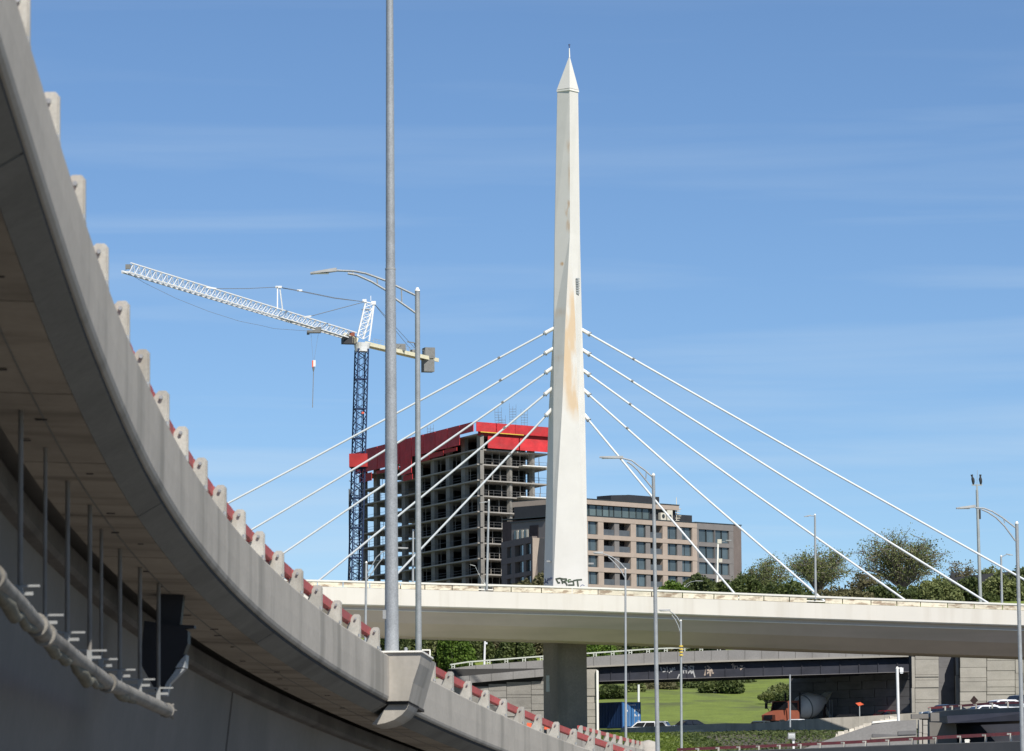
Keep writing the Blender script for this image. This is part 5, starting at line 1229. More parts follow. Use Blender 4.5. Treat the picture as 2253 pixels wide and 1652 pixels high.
ostrip('steel_girder', [lambda x: ob(x, gt_(x), .5), lambda x: ob(x, gt_(x), .8), lambda x: ob(x, gb_(x), .8), lambda x: ob(x, gb_(x), .5)], M['steel_dark'], 1319, 2006)
ostrip('girder_flange', [lambda x: ob(x, gb_(x), .3), lambda x: ob(x, gb_(x), 1.0), lambda x: ob(x, gb_(x) + 1.0, 1.0), lambda x: ob(x, gb_(x) + 1.0, .3)], M['flange'], 1319, 2006)
for dd in (3.5, 6.5, 9.5): ostrip('steel_girder', [lambda x: ob(x, gt_(x), dd), lambda x: ob(x, gt_(x), dd + .3), lambda x: ob(x, gb_(x) + 2, dd + .3), lambda x: ob(x, gb_(x) + 2, dd)], M['steel_dark'], 1319, 2006, step=80)
x = 1345
while x < 2000:
    MB().bar(ob(x, gt_(x) + .5, .44), ob(x, gb_(x) - .5, .44), .09).build('stiffener', M['steel_dark'], old); x += 42
# parapet joints
x = 1010
while x < 2040:
    MB().bar(ob(x, tp_(x) + .6, -.005), ob(x, bp_(x) - 3, -.005), .05, .02).build('parapet_joint', M['dark_joint'], old); x += 37
# railing
ry = lambda x: tp_(x) - interp(x, [985, 1291, 1602, 1900], [9, 8.5, 8, 4])
prev = None; x = 990
while x < 1800:
    a, b = ob(x, ry(x), .2), ob(x + 39, ry(x + 39), .2)
    MB().bar(a, b, .12, .14).build('railing', M['white_rail'], old)
    c = ob(x + 10, tp_(x + 10), .2); d = ob(x + 10, ry(x + 10), .2)
    MB().bar(c, d, .10, .10).bar(ob(x + 4, tp_(x), .2), ob(x + 4, ry(x), .2), .08).bar(ob(x + 4, lerp(tp_(x), ry(x), .5), .2), ob(x + 10, lerp(tp_(x), ry(x), .5), .2), .07).build('railing_post', M['white_rail'], old)
    x += 39
# graffiti on the girder
zgr = Z(5.6325, 1750, 1720)
def gg(cx, cy): x, y = zgr(cx, cy); return ob(x, y, .49)
ribbon('graffiti', [[(110, 375), (125, 420)], [(150, 385), (180, 400), (175, 435), (145, 440)], [(205, 370), (215, 440), (245, 455)], [(250, 390), (265, 440), (290, 380), (275, 430), (320, 375)], [(300, 400), (330, 405)]], M['spray'], old, .11, gg)
ribbon('graffiti', [[(365, 545), (390, 480)], [(470, 350), (490, 340), (560, 390), (600, 430), (625, 520)], [(555, 355), (605, 360), (600, 420), (575, 450)], [(450, 400), (455, 460)], [(470, 415), (490, 400), (500, 460)], [(510, 400), (520, 465), (545, 440)], [(555, 420), (575, 465), (590, 450)], [(450, 375), (480, 395), (540, 400)]], M['spray'], old, .13, gg)
ribbon('graffiti', [[(780, 370), (820, 355), (850, 380), (830, 410), (800, 420)], [(800, 380), (790, 440), (775, 490)], [(790, 480), (830, 450)], [(830, 410), (855, 440), (860, 500)], [(860, 420), (880, 400)], [(850, 440), (905, 462)], [(870, 445), (890, 425)]], M['spray_pink'], old, .16, gg)
ribbon('graffiti', [[(1180, 335), (1200, 320), (1200, 380)], [(1215, 335), (1225, 390), (1240, 350)], [(1260, 350), (1275, 385), (1300, 380)], [(1310, 350), (1350, 350), (1330, 370)], [(1310, 385), (1320, 410), (1335, 385)], [(1345, 385), (1375, 375)]], M['spray_pink'], old, .09, gg)
# underpass side wall in the shade
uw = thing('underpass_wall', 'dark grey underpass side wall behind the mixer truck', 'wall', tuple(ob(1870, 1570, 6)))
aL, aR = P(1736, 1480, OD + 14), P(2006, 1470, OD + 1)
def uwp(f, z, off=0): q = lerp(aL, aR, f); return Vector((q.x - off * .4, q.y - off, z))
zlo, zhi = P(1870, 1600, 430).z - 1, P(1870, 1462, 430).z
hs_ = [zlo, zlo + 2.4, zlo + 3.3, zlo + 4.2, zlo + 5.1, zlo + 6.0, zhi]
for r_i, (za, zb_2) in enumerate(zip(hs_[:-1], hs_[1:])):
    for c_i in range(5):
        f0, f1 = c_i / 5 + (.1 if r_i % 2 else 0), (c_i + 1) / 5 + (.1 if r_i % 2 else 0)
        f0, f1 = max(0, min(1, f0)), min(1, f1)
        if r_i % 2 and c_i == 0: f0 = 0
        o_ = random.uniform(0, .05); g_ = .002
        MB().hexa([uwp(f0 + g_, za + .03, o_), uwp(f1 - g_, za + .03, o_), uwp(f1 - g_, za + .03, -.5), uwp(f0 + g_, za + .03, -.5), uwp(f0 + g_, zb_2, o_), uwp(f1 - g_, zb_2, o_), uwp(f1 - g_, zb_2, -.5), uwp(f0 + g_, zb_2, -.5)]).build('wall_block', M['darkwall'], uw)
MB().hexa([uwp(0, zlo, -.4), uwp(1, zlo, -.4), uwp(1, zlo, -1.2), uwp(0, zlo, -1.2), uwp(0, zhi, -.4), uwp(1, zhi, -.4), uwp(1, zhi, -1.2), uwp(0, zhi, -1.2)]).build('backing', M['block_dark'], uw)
z4d = Z(5.007, 2000, 1820)
def guw(cx, cy): x, y = z4d(cx, cy); return P(x, y, OD + .2)
ribbon('graffiti', [[(2205, 130), (2225, 150), (2210, 175), (2225, 195)], [(2190, 200), (2200, 230), (2230, 215)], [(2175, 260), (2205, 260), (2205, 290)], [(2200, 310), (2230, 310)], [(2205, 340), (2215, 370), (2190, 350)]], M['spray_blue'], uw, .13, guw)
# block walls (each block its own piece, joints recessed)
def block_wall(name, label, D, cols_, depth=2.0, mname='block', cat='wall', jit=.06, back=True):
    xs_ = [c[0] for c in cols_] + [cols_[-1][1]]; x0, x1 = xs_[0], xs_[-1]
    p = P((x0 + x1) / 2, cols_[0][2][-1], D); th = thing(name, label, cat, tuple(p))
    for (a, b, ys) in cols_:
        for ya, yb in zip(ys[:-1], ys[1:]):
            o_ = random.uniform(-jit, jit); ym = (ya + yb) / 2
            A, B = P(a + .25, ym, D).x, P(b - .25, ym, D).x; z1 = P((a + b) / 2, ya + .45, D).z; z0 = P((a + b) / 2, yb - .25, D).z
            MB().hexa([(A, D + o_, z0), (B, D + o_, z0), (B, D + depth * .4, z0), (A, D + depth * .4, z0), (A, D + o_, z1), (B, D + o_, z1), (B, D + depth * .4, z1), (A, D + depth * .4, z1)]).build('wall_block', M[mname], th)
    y0 = min(c[2][0] for c in cols_); y1 = max(c[2][-1] for c in cols_)
    A, B = P(x0 + .5, (y0 + y1) / 2, D).x, P(x1 - .5, (y0 + y1) / 2, D).x; z1 = P((x0 + x1) / 2, y0 + .5, D).z; z0 = P((x0 + x1) / 2, y1, D).z
    if back: MB().hexa([(A, D + .3, z0), (B, D + .3, z0), (B, D + depth, z0), (A, D + depth, z0), (A, D + .3, z1), (B, D + .3, z1), (B, D + depth, z1), (A, D + depth, z1)]).build('backing', M['block_dark'], th)
    return th
zq = Z(5.678, 2400, 1720)
Y = lambda c: (1720 + c / 5.678) / 1.217
X_ = lambda c: (2400 + c / 5.678) / 1.217
block_wall('right_abutment', 'pale block abutment under the right end of the old overpass', 421, [(X_(235), X_(285), [Y(215), Y(690), Y(1070)]), (X_(287), X_(645), [Y(150), Y(255), Y(490), Y(522), Y(570), Y(685), Y(868), Y(912), Y(1080)])], 3.0, 'block_lit')
block_wall('column_wall', 'narrow vertical concrete column beside the dark recess at the right', 421.5, [(X_(905), X_(960), [Y(120), Y(500), Y(980)])], 2.0, 'block_lit')
rcs = thing('recess_wall', 'dark recessed wall strip between the two pale block walls at the right', 'wall', tuple(P(X_(770), Y(950), 424)))
for ya, yb in ((120, 380), (384, 612), (616, 985)):
    a, b = P(X_(640), Y(ya), 423.5), P(X_(905), Y(yb), 423.5)
    MB().hexa([(a.x, 423.5, b.z), (b.x, 423.5, b.z), (b.x, 424.5, b.z), (a.x, 424.5, b.z), (a.x, 423.5, a.z), (b.x, 423.5, a.z), (b.x, 424.5, a.z), (a.x, 424.5, a.z)]).build('wall_block', M['darkwall'], rcs)
block_wall('right_block_wall', 'broad pale block wall at the far right below the white deck', 420, [
    (X_(970), X_(1372), [Y(110), Y(378), Y(535), Y(597), Y(748), Y(892), Y(1010)]),
    (X_(1378), X_(1805), [Y(110), Y(272), Y(428), Y(570), Y(675), Y(745), Y(792), Y(1010)]),
    (X_(1810), X_(1930), [Y(110), Y(465), Y(568), Y(680), Y(785), Y(910), Y(1010)]),
    (X_(1933), X_(2300), [Y(110), Y(300), Y(450), Y(600), Y(720), Y(1010)])], 3.0, 'block_lit')
z7 = Z(5.506, 1150, 1700)
x7 = lambda c: (1150 + c / 5.506) / 1.217
y7 = lambda c: (1700 + c / 5.506) / 1.217
block_wall('left_abutment', 'old grey block abutment left of the pier, seen over the red guard rail', 426, [
    (985, x7(870), [y7(760), y7(900), y7(1100), y7(1300), y7(1500)]),
    (x7(870), x7(1135), [y7(720), y7(825), y7(925), y7(1040), y7(1200), y7(1400), y7(1600)]),
    (x7(1137), x7(1500), [y7(690), y7(880), y7(922), y7(1080), y7(1200), y7(1330), y7(1600)]),
    (x7(1502), 1200, [y7(680), y7(735), y7(800), y7(880), y7(1015), y7(1110), y7(1240), y7(1360), y7(1600)]),
    (1201, 1290, [1470, 1500, 1520, 1540, 1560, 1620])], 3.0, 'block')
lw = thing('ledge_beam', 'grey concrete beam with a shadow line under the old parapet, left of the pier', 'beam', tuple(P(1100, 1490, 425.6)))
ys_l = lambda x: interp(x, [985, 1010, 1196], [1494, 1491, 1468]); xl = 985
while xl < 1195:
    x2 = min(xl + 48, 1196)
    q = []
    for xx in (xl + .3, x2 - .3):
        q.append((P(xx, interp(xx, [985, 1196], [1490.5, 1471.5]), 425.4), P(xx, interp(xx, [985, 1196], [1507, 1488]), 425.4)))
    A, B = q
    MB().hexa([A[1], B[1], B[1] + Vector((0, .9, 0)), A[1] + Vector((0, .9, 0)), A[0], B[0], B[0] + Vector((0, .9, 0)), A[0] + Vector((0, .9, 0))]).build('beam_block', M['oldconc'], lw); xl = x2
z5f = Z(2.816, 1150, 1650)
xx5 = lambda c: (1150 + c / 2.816) / 1.217
yy5 = lambda c: (1650 + c / 2.816) / 1.217
block_wall('pier_side_wall', 'pale stacked block wall just right of the big pier', 424, [(1280, xx5(1258), [yy5(398), yy5(545), yy5(600), yy5(652), yy5(705), yy5(755), yy5(808), yy5(900)])], 3.0, 'block_lit')
th = thing('corner_strip', 'cream strip painted as a sunlit edge between the stacked blocks and the blue container', 'wall', tuple(P(1317, 1600, 423.6)))  # pale colour stands for sun on the end of the wall
MB().hexa([P(xx5(1262), 1612, 423.6), P(xx5(1278), 1612, 423.6), P(xx5(1278), 1612, 423.6) + Vector((0, .5, 0)), P(xx5(1262), 1612, 423.6) + Vector((0, .5, 0)), P(xx5(1258), yy5(400), 423.6), P(xx5(1275), yy5(412), 423.6), P(xx5(1275), yy5(412), 423.6) + Vector((0, .5, 0)), P(xx5(1258), yy5(400), 423.6) + Vector((0, .5, 0))]).build('strip', M['white_cap'], th)

# ------------------------------------------------------------------ road with its low wall, and the traffic on it
WD = 406.0
z2z = Z(6.437, 1600, 1780)
wt = [(z2z(440, 1090)), z2z(1000, 1062), z2z(1500, 1042), z2z(1850, 1020), z2z(2253, 1005), z4d(0, 590), z4d(560, 548), z4d(1000, 515), z4d(1600, 488), z4d(2200, 448), z4d(2420, 440)]
wbm = [z2z(440, 1140), z2z(1000, 1165), z2z(1500, 1150), z2z(1850, 1125), z2z(2253, 1110), z4d(0, 665), z4d(560, 640), z4d(1000, 622), z4d(1600, 592), z4d(2200, 545), z4d(2420, 540)]
wxs = [p[0] for p in wt]; wys = [p[1] for p in wt]; wbx = [p[0] for p in wbm]; wby = [p[1] for p in wbm]
rw = thing('road_wall', 'low grey concrete wall along the road in front of the cars', 'wall', tuple(P(1700, 1590, WD)))
xl = 1366
while xl < 2062:
    x2 = min(xl + 58, 2062); 
    A = [P(xl + .15, interp(xl, wxs, wys), WD), P(xl + .15, interp(xl, wbx, wby), WD)]; B = [P(x2 - .15, interp(x2, wxs, wys), WD), P(x2 - .15, interp(x2, wbx, wby), WD)]
    b_ = Vector((0, .5, 0)); dz = Vector((0, 0, -.8))
    MB().hexa([A[1] + dz, B[1] + dz, B[1] + b_ + dz, A[1] + b_ + dz, A[0], B[0], B[0] + b_, A[0] + b_]).build('wall_segment', M['fascia'], rw); xl = x2
A, B = P(z2z(700, 1200)[0], z2z(700, 1195)[1], 404), P(z2z(1830, 1130)[0], z2z(1830, 1138)[1], 404)
MB().bar(A, B, .5, .3).build('kerb_edge', M['rock'], rw)
# road surface behind the wall
vs = []; rz = lambda x: P(x, interp(x, wxs, wys), WD).z - 0.72
for x in range(1300, 2300, 40):
    px = P(x, 1600, WD).x
    vs += [(px, WD + .5, rz(x)), (px * 1.05, OD + 18, rz(x) + .45)]
mb = MB(); mb.add(vs, [(2 * i, 2 * i + 2, 2 * i + 3, 2 * i + 1) for i in range(len(vs) // 2 - 1)]); o = mb.build('road', M['asphalt']); tag(o, kind='structure')
def car(name, label, cat, x, D, Lc, Hc, Wc, yaw, paint, kind='sedan', group=None, zoff=0, tail=None, base=None):
    p = P(x, 1590, D); zb = (base if base is not None else rz(x)) + zoff
    th = thing(name, label, cat, (0, 0, 0), group)
    if kind == 'suv': prof = [(-.5, .28), (-.5, .62), (-.34, .66), (-.22, .97), (-.12, 1.0), (.40, 1.0), (.475, .70), (.5, .62), (.5, .25), (.45, .16), (-.46, .16)]
    else: prof = [(-.5, .30), (-.49, .56), (-.26, .66), (-.12, .96), (-.04, 1.0), (.18, .99), (.36, .72), (.49, .67), (.5, .30), (.45, .16), (-.46, .16)]
    body = MB(); pts = [(a * Lc, -Wc / 2, b * Hc) for a, b in prof]
    nq = len(prof); vs = []
    for yy, ins in ((-Wc / 2, 1), (-Wc / 2 + .05, 0), (Wc / 2 - .05, 0), (Wc / 2, 1)):
        for a, b in prof:
            tum = max(0, (b - .62)) * .42 * (-1 if yy > 0 else 1); k = .985 if ins else 1
            vs.append(Vector((a * Lc * k, yy + tum, b * Hc * (k if b > .5 else 1))))
    fs = [tuple(range(nq - 1, -1, -1)), tuple(3 * nq + i for i in range(nq))] + [(s * nq + i, s * nq + (i + 1) % nq, (s + 1) * nq + (i + 1) % nq, (s + 1) * nq + i) for s in range(3) for i in range(nq)]
    body.add(vs, fs); bo = body.build('body', M[paint], th)
    wp = [(-.31, .67), (-.205, .92), (.375, .92), (.44, .70)] if kind == 'suv' else [(-.235, .68), (-.11, .91), (.155, .91), (.31, .70)]
    for s in (-1, 1):
        tumf = lambda b: (Wc / 2 - max(0, (b - .62)) * .42 + .008) * s
        n_w = 3 if kind == 'suv' else 2
        for k in range(n_w):
            lo0, lo1 = lerp(wp[0][0], wp[3][0], k / n_w) + .008, lerp(wp[0][0], wp[3][0], (k + 1) / n_w) - .008
            hi0, hi1 = lerp(wp[1][0], wp[2][0], k / n_w) + .008, lerp(wp[1][0], wp[2][0], (k + 1) / n_w) - .008
            q = [Vector((lo0 * Lc, tumf(.68), .68 * Hc)), Vector((lo1 * Lc, tumf(.68), .69 * Hc)), Vector((hi1 * Lc, tumf(.92), .92 * Hc)), Vector((hi0 * Lc, tumf(.92), .92 * Hc))]
            MB().prism(q, (0, -.02 * s, 0)).build('side_window', M['car_glass'], th)
    for f, nm in ((0, 'windscreen'), (1, 'rear_window')):
        a, b = ((prof[2], prof[3]) if not f else ((prof[5], prof[6])))
        q = [Vector((lerp(a[0], b[0], t) * Lc + (-.012 if not f else .012), s * (Wc / 2 - .2), lerp(a[1], b[1], t) * Hc + .01)) for t, s in ((.12, -1), (.12, 1), (.88, 1), (.88, -1))]
        MB().prism(q, ((.02 if not f else -.02), 0, -.01)).build(nm, M['car_glass'], th)
    for sx in (-.31, .31):
        for s in (-1, 1):
            c = Vector((sx * Lc, s * (Wc / 2 - .1), .2 * Hc)); wh = MB().tube([c - Vector((0, .1, 0)), c + Vector((0, .1, 0))], .2 * Hc, 16).build('wheel', M['tyre'], th, False)
            MB().tube([c - Vector((0, .11, 0)), c + Vector((0, .11, 0))], .12 * Hc, 10).build('rim', M['galv_far'], wh)
    for s in (-1, 1):
        MB().box((-.487 * Lc, s * (Wc / 2 - .3), .55 * Hc), (.12, .35, .12)).build('headlight', M['lens'], th)
        MB().box((.485 * Lc, s * (Wc / 2 - .25), .58 * Hc), (.12, .3, .16)).build('tail_lamp', M['tail'], th)
    th.location = (p.x, D, zb); th.rotation_euler = (0, 0, yaw); return th
xc = (z2z(500, 0)[0] + z2z(1245, 0)[0]) / 2
car('parked_car', 'white estate car in front of the grass bank, long roof and dark side windows', 'car', xc, 415, 4.75, 1.72, 1.85, -.25, 'car_white', 'suv', zoff=-.28)
car('parked_car', 'black saloon with a glowing red tail lamp, following the white estate car', 'car', z2z(1555, 0)[0], 415.5, 4.1, 1.46, 1.8, .45, 'car_black', zoff=-.02)
car('parked_car', 'dark grey car with a rounded roof just ahead of the orange truck', 'car', z4d(180, 0)[0], 428, 4.0, 1.5, 1.8, 1.0, 'car_grey', zoff=-.15)
car('parked_car', 'black car between the mixer truck and the orange sign', 'car', z4d(1330, 0)[0], 430, 4.2, 1.5, 1.8, .9, 'car_black', zoff=.05)
car('parked_car', 'dark red car under the overpass left of the bare white post', 'car', z4d(1865, 0)[0], 430, 4.3, 1.6, 1.8, .5, 'car_red', zoff=.12)
car('parked_car', 'grey car almost hidden behind the dark red car', 'car', z4d(1700, 0)[0], 433, 4.2, 1.45, 1.75, .5, 'car_grey', zoff=-.02)
# concrete mixer truck
mt = thing('mixer_truck', 'concrete mixer truck with an orange cab and a pale grey drum', 'truck', (0, 0, 0))
def lathe(prof, axis0, axis1, sides=24):
    d = (axis1 - axis0); return [axis0 + d * t for t, r in prof], [r for t, r in prof]
# local: x from front (-) to rear (+)
MB().box((0, 0, .95), (8.4, .9, .35)).build('chassis', M['black'], mt)
MB().prism([(-4.3, -1.0, .9), (-4.35, -1.0, 1.5), (-3.0, -1.0, 2.0), (-2.5, -1.0, 2.05), (-2.5, -1.0, .9)], (0, 2.0, 0)).build('hood', M['orange'], mt)
cb = MB().prism([(-2.6, -1.2, .9), (-2.75, -1.2, 2.0), (-2.45, -1.2, 3.0), (-.9, -1.2, 3.05), (-.8, -1.2, .9)], (0, 2.4, 0)).build('cab', M['orange'], mt)
for s in (-1.215, 1.205): MB().box((-1.75, s, 2.4), (1.2, .02, .75)).build('cab_window', M['car_glass'], cb)
MB().prism([(-2.76, -1.0, 2.05), (-2.5, -1.0, 2.9), (-2.5, 1.0, 2.9), (-2.76, 1.0, 2.05)], (-.02, 0, .01)).build('windscreen', M['car_glass'], cb)
MB().prism([(-4.37, -.6, 1.0), (-4.37, .6, 1.0), (-4.37, .6, 1.5), (-4.37, -.6, 1.5)], (-.03, 0, 0)).build('grille', M['black'], mt)
MB().tube([(-.6, -1.05, 1.2), (-.6, -1.05, 3.9)], .11, 8).tube([(-.6, 1.05, 1.2), (-.6, 1.05, 3.9)], .11, 8).build('exhaust_stack', M['black'], mt)
for s in (-1, 1): MB().bar((-3.0, s * 1.2, 2.0), (-3.1, s * 1.5, 2.5), .06).box((-3.1, s * 1.5, 2.5), (.12, .3, .6)).build('wing_mirror', M['black'], mt)
a0, a1 = Vector((-.35, 0, 2.0)), Vector((4.1, 0, 3.1))
pr, rr_ = lathe([(0, .35), (.06, .85), (.3, 1.32), (.55, 1.38), (.8, 1.0), (.97, .62), (1.0, .55)], a0, a1)
dr = MB().tube(pr, rr_, 28).build('drum', M['drum'], mt, True)
pr2, rr2 = lathe([(.30, 1.34), (.33, 1.37)], a0, a1); MB().tube(pr2, rr2, 28).build('drum_ring', M['crane_cw'], dr)
MB().bar((-.3, 0, 1.1), (-.3, 0, 2.1), 1.2, .4).build('front_stand', M['black'], mt)
MB().bar((3.3, -.9, 1.1), (3.7, -.7, 2.7), .2).bar((3.3, .9, 1.1), (3.7, .7, 2.7), .2).bar((3.7, -.8, 2.5), (3.7, .8, 2.5), .2).build('rear_stand', M['brown_sign'], mt)
MB().prism([(3.7, -.5, 3.3), (4.9, -.6, 3.9), (4.9, .6, 3.9), (3.7, .5, 3.3)], (0.1, 0, .12)).prism([(4.0, -.55, 3.0), (4.95, -.6, 3.95), (4.95, -.55, 3.95), (4.2, -.5, 2.8)], (0, 1.1, 0)).build('hopper', M['ac'], mt)
MB().bar((4.2, 0, 2.5), (5.2, 0, 1.4), .5, .12).bar((4.2, .0, 2.6), (4.4, 0, 3.4), .3).build('chute', M['drum'], mt)
MB().bar((4.0, -1.1, .9), (4.0, -1.1, 3.2), .08).bar((4.4, -1.1, .9), (4.4, -1.1, 3.2), .08).build('ladder', M['galv_far'], mt)
for x in (-3.5, 1.2, 2.5, 3.6):
    for s in (-1, 1):
        wh = MB().tube([(x, s * 1.2 - .16, .5), (x, s * 1.2 + .16, .5)], .5, 16).build('wheel', M['tyre'], mt)
        MB().tube([(x, s * 1.2 - .17, .5), (x, s * 1.2 + .17, .5)], .24, 10).build('rim', M['galv_far'], wh)
mt.location = (P(z4d(640, 0)[0], 1560, 432).x + .2, 432, rz(z4d(640, 0)[0]) + .25); mt.rotation_euler = (0, 0, .74)
# container
ct = thing('shipping_container', 'blue shipping container, its side coloured for shade and its doors for sun', 'container', (0, 0, 0))
Lt, Wt, Ht = 6.06, 2.44, 2.75
MB().box((0, 0, Ht / 2), (Lt - .1, Wt - .1, Ht - .05)).build('body', M['blue_shaded'], ct)
mb = MB()
for s in (-1, 1):
    for k in range(20): mb.box((-Lt / 2 + .3 + k * .285, s * (Wt / 2 - .04), Ht / 2), (.14, .06, Ht - .3))
mb.build('corrugation', M['blue_shaded'], ct)
mb = MB()
for sx in (-1, 1):
    for s in (-1, 1): mb.box((sx * (Lt / 2 - .07), s * (Wt / 2 - .07), Ht / 2), (.16, .16, Ht))
for zz_ in (.08, Ht - .08):
    for s in (-1, 1): mb.box((0, s * (Wt / 2 - .05), zz_), (Lt - .3, .12, .16))
mb.build('frame', M['blue_shaded'], ct)
xe = Lt / 2
for s in (-1, 1):
    d_ = MB().box((xe - .02, s * Wt / 4.1, Ht / 2), (.07, Wt / 2 - .12, Ht - .28)).build('door', M['blue_sunlit'], ct)
    mb = MB()
    for r_ in (-.25, .25): mb.tube([(xe + .05, s * Wt / 4.1 + r_, .15), (xe + .05, s * Wt / 4.1 + r_, Ht - .15)], .025, 6)
    mb.build('lock_rod', M['galv_far'], d_)
mb = MB()      # unreadable white markings on the right door
for (y, z, w_, h_) in ((.2, 2.42, .75, .08), (.42, 1.85, .1, .28), (.55, 1.95, .14, .1), (.82, 1.85, .07, .3), (.97, 1.8, .14, .08), (1.05, 1.88, .07, .25), (.45, 1.35, .1, .25), (.55, 1.27, .2, .07), (.85, 1.3, .07, .25), (.95, 1.33, .1, .2), (.9, .75, .25, .06), (1.02, .6, .06, .25), (-.55, 1.8, .08, .2), (-.75, 1.7, .2, .05)):
    mb.box((xe + .022, y * -1 * -1 if False else y * 1.0, z), (.012, w_, h_))
mb.build('lettering', M['white'], ct)
pc = P(1369, 1600, 429); ct.rotation_euler = (0, 0, -.98)
# put the near vertical corner of the doors at pc
cr_ = Matrix.Rotation(-.98, 3, 'Z') @ Vector((Lt / 2, -Wt / 2, 0))
ct.location = (pc.x - cr_.x, 429 - cr_.y, pc.z - .05)
# little white car, orange work sign
car('parked_car', 'tiny white car roof just showing beside the mixer drum', 'car', z4d(662, 0)[0], 410, 3.6, 1.25, 1.6, .9, 'car_white', zoff=-.35)
sg_ = thing('work_sign', 'small orange work sign on a thin post before the dark underpass wall', 'sign', tuple(P(*z4d(1512, 490), 411)))
MB().bar(P(*z4d(1512, 495), 411), P(*z4d(1510, 355), 411), .09).build('post', M['galv_far'], sg_)
MB().prism([P(*z4d(1455, 312), 411), P(*z4d(1500, 352), 411), P(*z4d(1568, 330), 411), P(*z4d(1520, 300), 411)], (0, .05, 0)).build('board', M['sign_orange'], sg_)

# ------------------------------------------------------------------ right hand ramps, their red rails, wing wall
def railed(name, label, tops, bots, D0, D1, depth, posts, rail_px, mname='oldconc', post_m='post', rail_m='red_rail', drop=None, hgt=None, thick=.45, pw=.12):
    xs_ = [p[0] for p in tops]; Df = lambda x: interp(x, [xs_[0], xs_[-1]], [D0, D1])
    th = thing(name, label, 'barrier', tuple(P(xs_[0], tops[0][1], D0)))
    ty = lambda x: interp(x, xs_, [p[1] for p in tops]); by = lambda x: interp(x, [p[0] for p in bots], [p[1] for p in bots])
    f = lambda x, y, b, dn=0: P(x, y, Df(x)) + Vector((0, b, -dn))
    strip('parapet', [lambda x: f(x, ty(x), 0), lambda x: f(x, ty(x), thick), lambda x: f(x, by(x), thick), lambda x: f(x, by(x), 0)], M[mname], xs_[0], xs_[-1], 25, th)
    strip('parapet_lip', [lambda x: f(x, ty(x) - .6, -.05), lambda x: f(x, ty(x) - .6, thick + .03), lambda x: f(x, ty(x) + 1.2, thick + .03), lambda x: f(x, ty(x) + 1.2, -.05)], M['block_lit'], xs_[0], xs_[-1], 25, th)
    rx = [p[0] for p in rail_px]; ry_ = lambda x: interp(x, rx, [p[1] for p in rail_px])
    pl_ = [rx[0]] + posts + [rx[-1]]
    for a, b in zip(pl_[:-1], pl_[1:]):
        if b - a > 2: MB().bar(f(a, ry_(a), .3), f(b, ry_(b), .3), .12, .15).build('guard_rail', M[rail_m], th)
    for x in posts:
        a, b = f(x, ty(x), .06), f(x, ry_(x) - 1, .06)
        mb = MB().bar(a, b, pw).bar(b + Vector((-.14, .2, -.03)), b + Vector((0, .1, -.03)), .08, .08)
        mb.build('rail_post', M[post_m], th)
    return th
c6x = lambda c: (1900 + c / 2.676) / 1.217
c6y = lambda c: (1650 + c / 2.676) / 1.217
railed('near_barrier', 'long barrier along the bottom right with pale posts and a dark red rail',
       [(1490, 1663), (c6x(0), 1653.5), (c6x(640), c6y(950)), (c6x(1480), c6y(918)), (c6x(2300), c6y(893))], [(1490, 1700), (2300, 1700)], 228, 186, 0,
       [c6x(v) for v in (-80, 65, 215, 355, 505, 655, 795, 965, 1120, 1285, 1455, 1625, 1800, 1980, 2160)], [(1492, 1649), (c6x(0), c6y(945)), (c6x(500), c6y(925)), (c6x(960), c6y(905)), (c6x(1630), c6y(868)), (c6x(2260), c6y(836))], 'web', pw=.10)
bx_ = thing('utility_box', 'small pale box standing behind the bottom right barrier', 'box', tuple(P(X_(1075), Y(1530), 200)))
MB().box(P(X_(1075), Y(1505), 200), (.22, .2, .2)).box(P(X_(1075), Y(1488), 200), (.26, .24, .03)).build('housing', M['white_cap'], bx_)
fr = railed('far_barrier', 'higher ramp parapet at the right edge with white cars behind it',
       [(2058, 1566), (2098, Y(1022)), (2160, Y(1010)), (2290, Y(978))], [(2058, Y(1200)), (X_(870), Y(1240)), (X_(1100), Y(1212)), (X_(1890), Y(1130)), (2290, 1574)], 275, 262, 0,
       [X_(v) for v in (515, 745, 850, 985, 1215, 1460, 1700)], [(2043, Y(1000)), (X_(1000), Y(960)), (X_(1450), Y(925)), (2290, Y(900))], 'web', pw=.10)
sl = thing('ramp_slab', 'dark underside of the higher ramp at the right edge', 'overpass', tuple(P(2180, 1600, 268)))
q = [P(X_(640), Y(1255), 272), P(2300, 1583, 262)]
MB().hexa([Vector((q[0].x, 266, q[0].z)), Vector((q[1].x, 262.5, q[1].z)), Vector((q[1].x, 275, q[1].z)), Vector((q[0].x, 279, q[0].z)),
           Vector((q[0].x, 266.6, q[0].z + .5)), Vector((q[1].x, 262.6, q[1].z + .6)), Vector((q[1].x, 275, q[1].z + .6)), Vector((q[0].x, 279, q[0].z + .5))]).build('slab', M['steel_dark'], sl)
w1, w2 = P(X_(505), Y(1235), 268), P(X_(915), Y(1500), 268)
MB().hexa([(w1.x, 268, w2.z - 2), (w2.x, 268, w2.z - 2), (w2.x, 276, w2.z - 2), (w1.x, 276, w2.z - 2), (w1.x, 268, w1.z + .1), (w2.x, 268, w1.z), (w2.x, 276, w1.z), (w1.x, 276, w1.z + .1)]).build('abutment', M['web'], sl)
w1, w2 = P(X_(915), Y(1235), 277), P(2330, Y(1500), 277)
MB().hexa([(w1.x, 277, w2.z - 3), (w2.x, 277, w2.z - 3), (w2.x, 278, w2.z - 3), (w1.x, 278, w2.z - 3), (w1.x, 277, w1.z + 1), (w2.x, 277, w1.z + 1), (w2.x, 278, w1.z + 1), (w1.x, 278, w1.z + 1)]).build('void_shade', M['steel_dark'], sl)  # near-black wall stands for the shade in the void under the ramp
